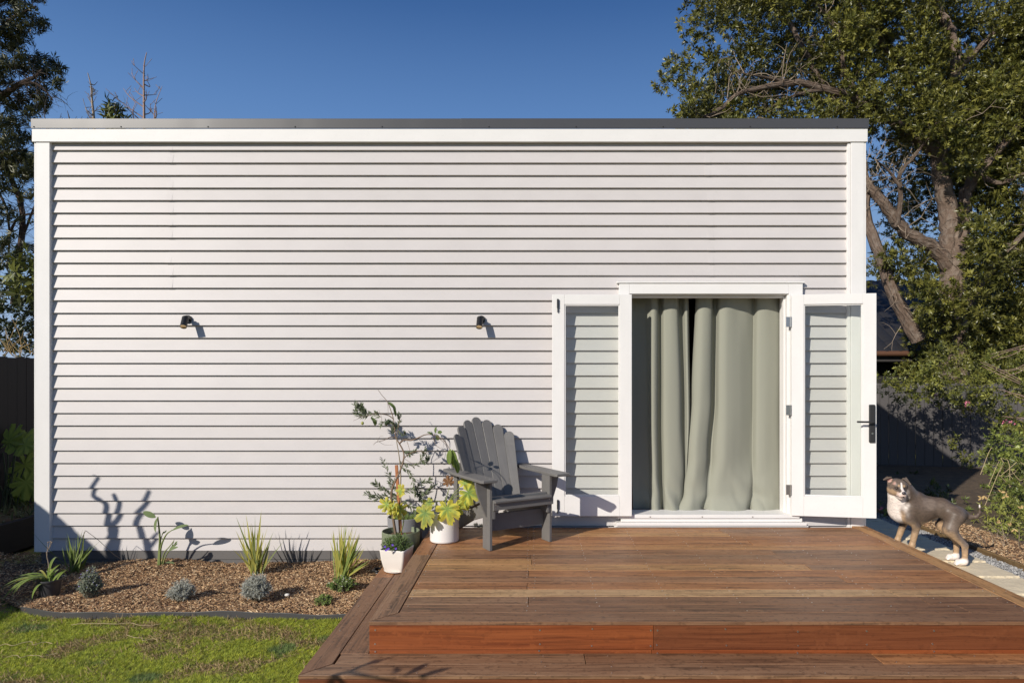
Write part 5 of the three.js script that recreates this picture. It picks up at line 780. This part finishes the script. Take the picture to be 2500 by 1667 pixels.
{ // big dim leaves by the left fence
  const o = PV(20, 1120, 8.0); o.y = .15; const t = thing('broad_leaf_plant', 'large split leaved plant in deep shade against the left fence', 'plant', o.toArray()), L = (x, y, d) => PV(x, y, d).sub(o), M = leafMat(.17, .24, .030, .35), s = new MB();
  for (const [x, y, dx, dy, sz] of [[15, 1015, 1, .15, .42], [30, 1050, .9, -.5, .40], [5, 1040, .4, .9, .36], [40, 1085, .8, -.8, .36], [10, 1080, -.2, -1, .36], [55, 1075, 1, -.2, .28], [20, 1110, .3, -1, .34], [60, 1110, .9, -.7, .26], [-10, 1100, -.6, -.8, .4], [35, 1030, 1, .5, .3]]) { const m = new MB(); m.palm(L(x, y, rr(7.9, 8.4)), V(dx, dy, .15), V(rr(-.3, .1), .7, .7), sz, { lobes: 9, cut: .5, droop: .3 }); m.build('leaf', M, t); s.tube(curve([V(rr(-.1, .1), 0, rr(-.1, .1)), L(x, y + 15, 8.1).multiplyScalar(.6).add(V(0, .08, 0)), L(x, y, 8.1)], 8), .008, 6); } s.build('stalks', leafG.dark, t);
  const g = thing('ground_cover', 'straggly low plants in the shade at the foot of the left fence', 'plant', [-5.9, .15, -.8]); const m = new MB(); for (let k = 0; k < 900; k++) m.leaf(V(rr(-.42, .33), 0, rr(-2.4, 1.6)), V(rr(-1, 1), rr(.2, 1), rr(-1, 1)), V(0, 1, .1), rr(.06, .2), rr(.008, .03), { n: 3, bend: rr(.2, 1.2) }); m.build('foliage', leafMat(.07, .095, .025, .3), g);
}
// bare saplings and a leafy tip that rise behind the roof
function bare(name, label, pts, r, side, mat, d) { const o = P(pts[0][0], pts[0][1], d); o.y = -.1; const t = thing(name, label, 'sapling', o.toArray()); const L = (x, y) => P(x, y, d).sub(o), m = new MB(); const c = curve([V(0, 0, 0), ...pts.map(p => L(...p))], 40); m.tube(c, taper(41, r, r * .22), 7); for (const [a, b, bb] of side) { const A = L(...a), B = L(...b), k = curve([A, A.clone().lerp(B, .5).add(V(0, -.03, rr(-.1, .1))), B.add(V(0, 0, rr(-.25, .25)))], 10); m.tube(k, taper(11, r * .42, r * .12), 5); if (bb) for (let q = 0; q < bb; q++) { const p = k[3 + Math.floor(rnd() * 7)]; m.tube([p, p.clone().add(V(rr(-.12, .12), rr(.02, .18), rr(-.1, .1)))], r * .14, 4); } } m.build('trunk', mat, t); return t; }
bare('bare_sapling', 'taller bare pinkish sapling rising above the roof edge', [[351, 330], [350.5, 270], [350, 220], [350, 180], [352, 150], [357, 128]], .030, [[[350, 288], [270, 225], 5], [[350, 262], [285, 205], 5], [[350, 235], [320, 210], 3], [[350, 250], [368, 228], 3], [[350, 215], [320, 178], 4], [[350, 196], [366, 185], 2], [[350, 280], [370, 255], 4], [[350, 205], [367, 202], 2], [[350, 175], [338, 168], 2], [[375, 300], [395, 210], 5], [[378, 290], [398, 272], 4], [[350, 300], [320, 270], 3], [[380, 285], [365, 262], 3], [[328, 300], [328, 245], 2], [[350, 232], [366, 218], 2], [[350, 160], [343, 150], 1]], MT.twigPink, 13);
bare('bare_sapling', 'shorter grey bare sapling with spiky side twigs above the roof edge', [[229, 330], [227, 280], [224, 250], [222, 225], [220, 205], [213, 178]], .030, [[[228, 285], [206, 250], 4], [[226, 262], [208, 232], 4], [[224, 240], [206, 216], 4], [[224, 238], [232, 225], 2], [[225, 250], [233, 240], 2], [[228, 290], [204, 272], 4], [[222, 222], [230, 210], 2], [[222, 215], [213, 205], 2], [[228, 275], [235, 262], 2], [[221, 205], [226, 196], 1]], MT.twig, 12.4);
bare('bare_sapling', 'short dark bare twig tips just above the roof near the left end', [[172, 330], [168, 290], [163, 270]], .022, [[[170, 300], [174, 282], 1], [[192, 320], [188, 283], 1], [[120, 320], [114, 268], 1], [[150, 315], [147, 275], 0], [[160, 320], [157, 288], 0], [[215, 315], [205, 275], 2], [[108, 320], [107, 284], 0]], MT.twigDark, 12.2);
{ const o = P(280, 330, 12); o.y = -.1; const t = thing('young_tree', 'small leafy treetop showing just above the roof between bare saplings', 'tree', o.toArray()); const m = new MB(); m.tube(curve([V(0, 0, 0), P(281, 330, 12).sub(o), P(280, 280, 12).sub(o), P(279, 255, 12).sub(o)], 16), taper(17, .03, .008), 6); m.build('trunk', MT.twig, t); crown(t, [[279, 256, 9], [268, 268, 9], [290, 268, 9], [278, 280, 14], [266, 285, 10], [296, 286, 10], [280, 305, 18], [300, 258, 3]].map(([x, y, r]) => [P(x, y, rr(11.8, 12.2)).sub(o), r / F * 12, 1]), sprigGeo(7, .16, .036, .07, .1, { droop: .5, bend: .7 }), phys(1, 1, 1, .35), 650, [[.07, .095, .02], [.17, .17, .045]], { lift: .1 }); }
// plants outside the frame whose shadows fall into it
{ const t = thing('pruned_shrub', 'hard pruned bare shrub with thick crooked branches near the left fence', 'shrub', [-5.72, -.04, 2.0]); const m = new MB(), o = t.position; // shadow points on the wall, carried back towards the sun
  const B = (px, py, k = 0) => { const w = P(px, py, 6.33), T = 2.0 + k; return V(w.x - .85 * T, w.y + .69 * T, w.z + T).sub(o); };
  const br = (pts, r0, r1) => { const c = curve(pts, 16); m.tube(c, taper(17, r0, r1), 8); };
  br([V(0, 0, 0), B(282, 1385), B(276, 1320), B(273, 1290)], .045, .036); br([B(276, 1318), B(262, 1285), B(258, 1258), B(254, 1232), B(244, 1222), B(222, 1207), B(232, 1162)], .030, .017); br([B(276, 1318), B(272, 1290), B(284, 1262), B(284, 1225), B(273, 1206)], .030, .018); br([B(282, 1385), B(262, 1345), B(268, 1300), B(262, 1296)], .034, .018);
  br([V(.25, 0, .05), B(372, 1385, .1), B(360, 1342, .1), B(341, 1300, .1), B(331, 1280, .1), B(333, 1258, .1), B(352, 1225, .1), B(357, 1196, .1)], .036, .019); br([B(361, 1342, .1), B(375, 1310, .1), B(382, 1298, .1)], .018, .012); m.build('branches', MT.twig, t);
  const t2 = thing('pruned_shrub', 'sparse shrub with forked stems at the front left of the deck', 'shrub', [-2.5, -.05, 4.5]), o2 = t2.position, m2 = new MB(), T = 1.75; const C = (px, py, k = 0) => { const w = P(px, py, F * 1.598 / (py - 916)), q = T + k; return V(w.x - .85 * q, w.y + .69 * q, w.z + q).sub(o2); };
  const b2 = (pts, r0, r1) => m2.tube(curve(pts, 14), taper(15, r0, r1), 7); b2([V(0, 0, 0), V(.05, .5, .02), C(800, 1664), C(815, 1648), C(850, 1640), C(890, 1622), C(925, 1612)], .022, .009); b2([C(850, 1640), C(920, 1655), C(1000, 1668)], .012, .006); b2([V(.02, .3, 0), V(-.2, .8, .1), C(780, 1690)], .018, .008); b2([C(925, 1612), C(960, 1604)], .008, .004); m2.build('branches', MT.twig, t2);
  const lf = new MB(); for (const [x, y] of [[795, 1655], [800, 1662], [805, 1650], [930, 1612], [985, 1650], [1010, 1655], [960, 1645], [1000, 1664], [1035, 1664]]) lf.leaf(C(x, y), dirv(), V(0, 1, .2), .12, .05, { n: 4 }); lf.build('leaves', leafG.boldLeaf, t2);
}
// ------------------------------------------------------------------ the dog: one skin meshed from joined tapered limbs
function surfaceNets(f, lo, hi, cell) {
  const n = [0, 1, 2].map(k => Math.ceil((hi[k] - lo[k]) / cell) + 1), [nx, ny, nz] = n, val = new Float32Array(nx * ny * nz), id = (i, j, k) => (k * ny + j) * nx + i;
  for (let k = 0; k < nz; k++) for (let j = 0; j < ny; j++) for (let i = 0; i < nx; i++) val[id(i, j, k)] = f(lo[0] + i * cell, lo[1] + j * cell, lo[2] + k * cell);
  const vid = new Int32Array(nx * ny * nz).fill(-1), pos = [], idx = [], C = [[0, 0, 0], [1, 0, 0], [0, 1, 0], [1, 1, 0], [0, 0, 1], [1, 0, 1], [0, 1, 1], [1, 1, 1]], E = [[0, 1], [2, 3], [4, 5], [6, 7], [0, 2], [1, 3], [4, 6], [5, 7], [0, 4], [1, 5], [2, 6], [3, 7]];
  for (let k = 0; k < nz - 1; k++) for (let j = 0; j < ny - 1; j++) for (let i = 0; i < nx - 1; i++) {
    const v = C.map(c => val[id(i + c[0], j + c[1], k + c[2])]); let s = 0; for (const x of v) s += x < 0; if (!s || s === 8) continue;
    let c = 0, p = [0, 0, 0]; for (const [a, b] of E) if (v[a] < 0 !== v[b] < 0) { const t = v[a] / (v[a] - v[b]); for (let q = 0; q < 3; q++) p[q] += C[a][q] + t * (C[b][q] - C[a][q]); c++; }
    vid[id(i, j, k)] = pos.length / 3; pos.push(lo[0] + (i + p[0] / c) * cell, lo[1] + (j + p[1] / c) * cell, lo[2] + (k + p[2] / c) * cell);
  }
  const q4 = (a, b, c, d, flip) => { if (a < 0 || b < 0 || c < 0 || d < 0) return; flip ? idx.push(a, c, b, a, d, c) : idx.push(a, b, c, a, c, d); };
  for (let k = 1; k < nz - 1; k++) for (let j = 1; j < ny - 1; j++) for (let i = 1; i < nx - 1; i++) {
    const a = val[id(i, j, k)] < 0;
    if (a !== val[id(i + 1, j, k)] < 0) q4(vid[id(i, j - 1, k - 1)], vid[id(i, j, k - 1)], vid[id(i, j, k)], vid[id(i, j - 1, k)], !a);
    if (a !== val[id(i, j + 1, k)] < 0) q4(vid[id(i - 1, j, k - 1)], vid[id(i - 1, j, k)], vid[id(i, j, k)], vid[id(i, j, k - 1)], !a);
    if (a !== val[id(i, j, k + 1)] < 0) q4(vid[id(i - 1, j - 1, k)], vid[id(i, j - 1, k)], vid[id(i, j, k)], vid[id(i - 1, j, k)], !a);
  }
  const g = new THREE.BufferGeometry(); g.setAttribute('position', new THREE.Float32BufferAttribute(pos, 3)); g.setIndex(idx);
  const nor = new Float32Array(pos.length), e = cell * .6; for (let v = 0; v < pos.length; v += 3) { const [x, y, z] = [pos[v], pos[v + 1], pos[v + 2]], a = f(x + e, y, z) - f(x - e, y, z), b = f(x, y + e, z) - f(x, y - e, z), c = f(x, y, z + e) - f(x, y, z - e), l = Math.hypot(a, b, c) || 1; nor[v] = a / l; nor[v + 1] = b / l; nor[v + 2] = c / l; }
  g.setAttribute('normal', new THREE.BufferAttribute(nor, 3)); return g;
}
const cap = (a, b, ra, rb) => { const d = [b[0] - a[0], b[1] - a[1], b[2] - a[2]], l2 = d[0] ** 2 + d[1] ** 2 + d[2] ** 2 || 1e-9; return (x, y, z) => { const t = clamp(((x - a[0]) * d[0] + (y - a[1]) * d[1] + (z - a[2]) * d[2]) / l2); return Math.hypot(x - a[0] - d[0] * t, y - a[1] - d[1] * t, z - a[2] - d[2] * t) - mixv(ra, rb, t); }; };
const ell = (c, r) => { const m = Math.min(...r); return (x, y, z) => { const a = (x - c[0]) / r[0], b = (y - c[1]) / r[1], d = (z - c[2]) / r[2], k = Math.hypot(a, b, d); return (k - 1) * m * (.6 + .4 * Math.min(1, k)); }; };
const triD = (A, B, C, r) => { const a = V(...A), b = V(...B), c = V(...C), T = new THREE.Triangle(a, b, c), o = V(0, 0, 0), p = V(0, 0, 0); return (x, y, z) => { p.set(x, y, z); T.closestPointToPoint(p, o); return o.distanceTo(p) - r; }; };
const smin = (a, b, k) => { const h = Math.max(k - Math.abs(a - b), 0) / k; return Math.min(a, b) - h * h * k * .25; };
{
  const turn = Math.PI - .305, dog = thing('dog', 'grey brown short haired dog with white chest standing beside the deck looking back', 'dog', [3.63, .06, .13], turn);
  const body = [
    [cap([.185, .485, 0], [.06, .478, 0], .104, .114), .05], [cap([.205, .432, 0], [.09, .432, 0], .086, .084), .05], [cap([.06, .475, 0], [-.12, .497, 0], .116, .068), .06], [cap([-.12, .497, 0], [-.235, .43, 0], .066, .076), .05],
    [cap([.12, .54, 0], [-.12, .52, 0], .075, .055), .05], [cap([-.12, .515, 0], [-.265, .455, 0], .055, .05), .05],
    [cap([.12, .56, 0], [.20, .645, -.055], .088, .080), .06], [cap([.20, .50, 0], [.235, .635, -.08], .088, .072), .06], [cap([.222, .46, -.005], [.258, .60, -.075], .088, .070), .06], [cap([.20, .645, -.055], [.255, .69, -.10], .078, .07), .05],
    [cap([.135, .50, -.085], [.165, .41, -.09], .054, .056), .04], [cap([.15, .50, .08], [.20, .41, .085], .054, .056), .04],
    // front legs: upper arm, forearm, pastern, paw
    [cap([.165, .41, -.095], [.10, .335, -.09], .047, .033), .028], [cap([.10, .335, -.09], [.135, .16, -.083], .032, .024), .02], [cap([.135, .16, -.083], [.14, .085, -.08], .026, .024), .02], [cap([.14, .06, -.08], [.17, .045, -.08], .031, .029), .02],
    [cap([.20, .41, .085], [.165, .335, .085], .047, .033), .028], [cap([.165, .335, .085], [.222, .16, .08], .032, .024), .02], [cap([.222, .16, .08], [.23, .085, .08], .026, .024), .02], [cap([.23, .06, .08], [.26, .045, .08], .031, .029), .02],
    // hind legs: thigh, shank, metatarsus, paw
    [cap([-.215, .44, -.055], [-.165, .33, -.085], .078, .056), .045], [cap([-.165, .32, -.085], [-.285, .19, -.088], .050, .025), .035], [cap([-.285, .185, -.088], [-.285, .06, -.086], .0265, .023), .02], [cap([-.28, .042, -.086], [-.235, .035, -.086], .030, .030), .02],
    [cap([-.215, .44, .055], [-.155, .33, .085], .078, .056), .045], [cap([-.155, .32, .085], [-.265, .19, .085], .050, .025), .035], [cap([-.265, .185, .085], [-.262, .06, .085], .0265, .023), .02], [cap([-.258, .042, .085], [-.21, .035, .085], .030, .030), .02],
    // tail
    [cap([-.275, .47, 0], [-.345, .43, .0], .034, .020), .03], [cap([-.345, .43, 0], [-.40, .435, .0], .019, .016), .015], [cap([-.40, .435, 0], [-.425, .475, 0], .016, .013), .015], [cap([-.425, .475, 0], [-.42, .545, -.01], .013, .007), .012],
  ];
  const toes = []; for (const [x, z] of [[.185, -.08], [.275, .08], [-.22, -.086], [-.195, .085]]) for (let k = -1.5; k <= 1.5; k++) toes.push([cap([x - .02, .04, z + k * .0135], [x + .012 - Math.abs(k) * .004, x > 0 ? .033 : .022, z + k * .0155], .013, .0125), .006]);
  const fBody = (x, y, z) => { let d = 1; for (const [f, k] of body) d = smin(d, f(x, y, z), k); for (const [f, k] of toes) d = smin(d, f(x, y, z), k); d -= .0022 * Math.sin(x * 60 + y * 8) * smooth(.38, .5, y) * smooth(.15, .0, Math.abs(x)) ; return d; };
  const head = [
    [ell([0, .012, -.012], [.076, .070, .086]), .03], [cap([.046, -.030, .0], [.040, -.034, .03], .042, .036), .035], [cap([-.046, -.030, .0], [-.040, -.034, .03], .042, .036), .035], [cap([.03, .03, .03], [-.03, .03, .03], .042, .042), .035],
    [cap([0, -.022, .05], [0, -.031, .112], .046, .033), .03], [cap([.016, -.040, .075], [.015, -.043, .112], .027, .022), .018], [cap([-.016, -.040, .075], [-.015, -.043, .112], .027, .022), .018], [cap([0, -.068, .01], [0, -.071, .092], .034, .022), .012], [cap([0, -.012, .08], [0, -.018, .128], .019, .014), .02],
    [cap([.036, .026, .052], [.024, .032, .056], .016, .014), .018], [cap([-.036, .026, .052], [-.024, .032, .056], .016, .014), .018], [cap([0, -.04, -.035], [.012, -.10, -.065], .058, .060), .05],
    [triD([.028, .062, -.02], [.074, .022, -.035], [.086, .090, -.03], .0055), .016], [triD([.048, .088, -.012], [.088, .088, -.028], [.118, .040, .010], .0048), .010], [triD([.074, .04, -.03], [.088, .088, -.028], [.118, .040, .010], .0045), .008],
    [triD([-.028, .062, -.02], [-.076, .020, -.035], [-.090, .086, -.034], .0055), .016], [triD([-.060, .092, -.012], [-.098, .082, -.030], [-.138, .066, .004], .0048), .010], [triD([-.088, .052, -.03], [-.098, .082, -.030], [-.138, .066, .004], .0045), .008],
  ];
  const cut = [ell([.039, .008, .072], [.014, .010, .014]), ell([-.039, .008, .072], [.014, .010, .014]), ell([-.070, .058, -.008], [.022, .020, .018])], mouth = [cap([.034, -.066, .06], [.012, -.058, .128], .0032, .003), cap([-.034, -.066, .06], [-.012, -.058, .128], .0032, .003), cap([.012, -.058, .128], [0, -.052, .136], .003, .003), cap([-.012, -.058, .128], [0, -.052, .136], .003, .003)];
  const fHead = (x, y, z) => { let d = 1; for (const [f, k] of head) d = smin(d, f(x, y, z), k); for (const f of cut) d = -smin(-d, f(x, y, z), .010); for (const f of mouth) d = -smin(-d, f(x, y, z), .004); return d; };
  const G = [.100, .071, .052], G2 = [.200, .152, .118], WH = [.80, .71, .64], TAN = [.42, .28, .165], PK = [.46, .27, .22];
  const paint = (g, fn) => { const p = g.attributes.position, n = g.attributes.normal, c = new Float32Array(p.count * 3); for (let k = 0; k < p.count; k++) { const q = fn(p.getX(k), p.getY(k), p.getZ(k), n.getX(k), n.getY(k), n.getZ(k)); c.set(q, k * 3); } g.setAttribute('color', new THREE.BufferAttribute(c, 3)); return g; };
  const mix3 = (a, b, t) => a.map((v, k) => mixv(v, b[k], clamp(t)));
  const gb = paint(surfaceNets(fBody, [-.47, -.02, -.21], [.40, .80, .21], .0075), (x, y, z, nx, ny, nz) => {
    const w = (noise3(x * 30 + 9, y * 30 + 9, z * 30 + 9) - .5), fur = .72 + .56 * noise3(x * 70 + 40, y * 190 + 40, z * 120 + 40);
    let c = mix3(G, G2, smooth(.45, .75, noise3(x * 11 + 5, y * 9 + 5, z * 11 + 5)) * .7);
    c = mix3(c, TAN, smooth(.40, .34, y + w * .02) * smooth(.1, -.7, ny) * .9);                                        // belly
    const leg = y < .36; if (leg && x > .02) c = mix3(c, TAN, smooth(.33, .24, y + w * .05)); if (leg && x < -.1) c = mix3(c, TAN, Math.max(smooth(.21, .10, y + w * .08), smooth(.37, .27, y + w * .06) * smooth(.35, .9, nx), smooth(.40, .32, y) * smooth(.2, .7, Math.sign(z) * -nz)));
    const xt = y < .5 ? .185 : mixv(.185, .225, (y - .5) / .15), front = smooth(-.02, .02, x - xt + w * .02 - Math.max(0, Math.abs(z + (y > .5 ? (y - .5) * .5 : 0)) - .055) * .8);
    if (y > .325) { c = mix3(c, TAN, smooth(-.06, -.01, x - xt + w * .03 - Math.max(0, Math.abs(z) - .055) * .8) * smooth(.52, .40, y) * .9); c = mix3(c, WH, front); if (y > .45) c = mix3(c, WH, smooth(.02, .30, nx * .8 - nz * .5 + w * .25) * smooth(.45, .53, y + w * .03) * smooth(.155, .205, x + w * .03)); }
    c = mix3(c, WH, smooth(.085, .06, y + w * .02)); if (y > .3 && x < -.38) c = mix3(c, WH, smooth(.515, .53, y));
    return c.map(v => v * fur);
  });
  const F3 = V(-.10, -.10, .99).normalize(), X3 = V(.06, 1, 0).cross(F3).normalize(), Y3 = F3.clone().cross(X3), hq = new THREE.Quaternion().setFromRotationMatrix(new THREE.Matrix4().makeBasis(X3, Y3, F3)), dq = new THREE.Quaternion().setFromAxisAngle(V(0, 1, 0), turn), lq = dq.clone().invert().multiply(hq);
  const HM = new THREE.Matrix4().compose(V(.262, .685, -.115), lq, V(.92, .97, .98));
  const gh = paint(surfaceNets(fHead, [-.155, -.20, -.22], [.135, .115, .155], .0042), (x, y, z, nx, ny, nz) => {
    const ax = Math.abs(x), w = (noise3(x * 60 + 9, y * 60 + 9, z * 60 + 9) - .5), fur = .9 + .2 * noise3(x * 220 + 40, y * 220 + 40, z * 220 + 40);
    let c = mix3(G, G2, .45 + w * .5);
    c = mix3(c, TAN, smooth(.0, -.022, y + w * .02) * smooth(.018, .045, ax) * smooth(-.05, -.02, z) * .75); c = mix3(c, TAN, smooth(.013, .008, Math.hypot(ax - .024, y - .036)) * (z > .03 ? 1 : 0));
    c = mix3(c, [.06, .047, .042], smooth(.034, .014, Math.hypot(ax - .039, y - .004)) * (z > .02 ? .8 : 0));
    const bw = y > .0 ? mixv(.0115, .006, clamp(y / .06)) : mixv(.0115, .040, clamp(-y / .03)); if (z > .035 && y < .064) c = mix3(c, WH, smooth(.004, -.003, ax - bw - w * .004) * (y < -.0 ? smooth(.05, .075, z) : 1));
    c = mix3(c, [.66, .50, .43], smooth(.085, .10, z) * smooth(-.01, -.03, y) * .8); if (y < -.055) c = mix3(c, WH, smooth(-.055, -.075, y) * .8);
    for (const f of mouth) c = mix3(c, [.09, .055, .05], smooth(.006, .001, f(x, y, z)));
    if (x < -.045 && y > .035) c = mix3(c, PK, smooth(.03, .015, Math.hypot(x + .070, y - .060)) * smooth(.2, .7, nz));
    if (z < -.05) c = mix3(c, WH, smooth(-.05, -.09, y) * smooth(-.03, -.06, y)); return c.map(v => v * fur);
  });
  gh.applyMatrix4(HM);
  const skin = mergeGeometries([gb, gh]);
  obj('body', skin, phys(1, 1, 1, .48, { vertexColors: true, specularIntensity: .7, sheen: .12, sheenRoughness: .5, sheenColor: rgb(.6, .55, .5) }), dog);
  const at = (g, p) => { g.translate(...p); g.applyMatrix4(HM); return g; };
  const nose = at(new THREE.SphereGeometry(.0205, 24, 16).scale(1, .82, .72), [0, -.019, .137]); obj('nose', nose, phys(.055, .042, .045, .32), dog);
  for (const s of [-1, 1]) { obj('nostril', at(new THREE.SphereGeometry(.0045, 10, 8), [s * .009, -.021, .149]), MT.dark, dog); obj('eye', at(new THREE.SphereGeometry(.0115, 20, 14), [s * .039, .008, .0635]), phys(.03, .017, .010, .12, { clearcoat: 1 }), dog); obj('eyelid', at(new THREE.SphereGeometry(.0128, 18, 10, 0, 6.283, 0, 1.15).rotateX(.55), [s * .039, .008, .0625]), std(.08, .062, .055, .6), dog); }
}
renderer.render(scene, camera);
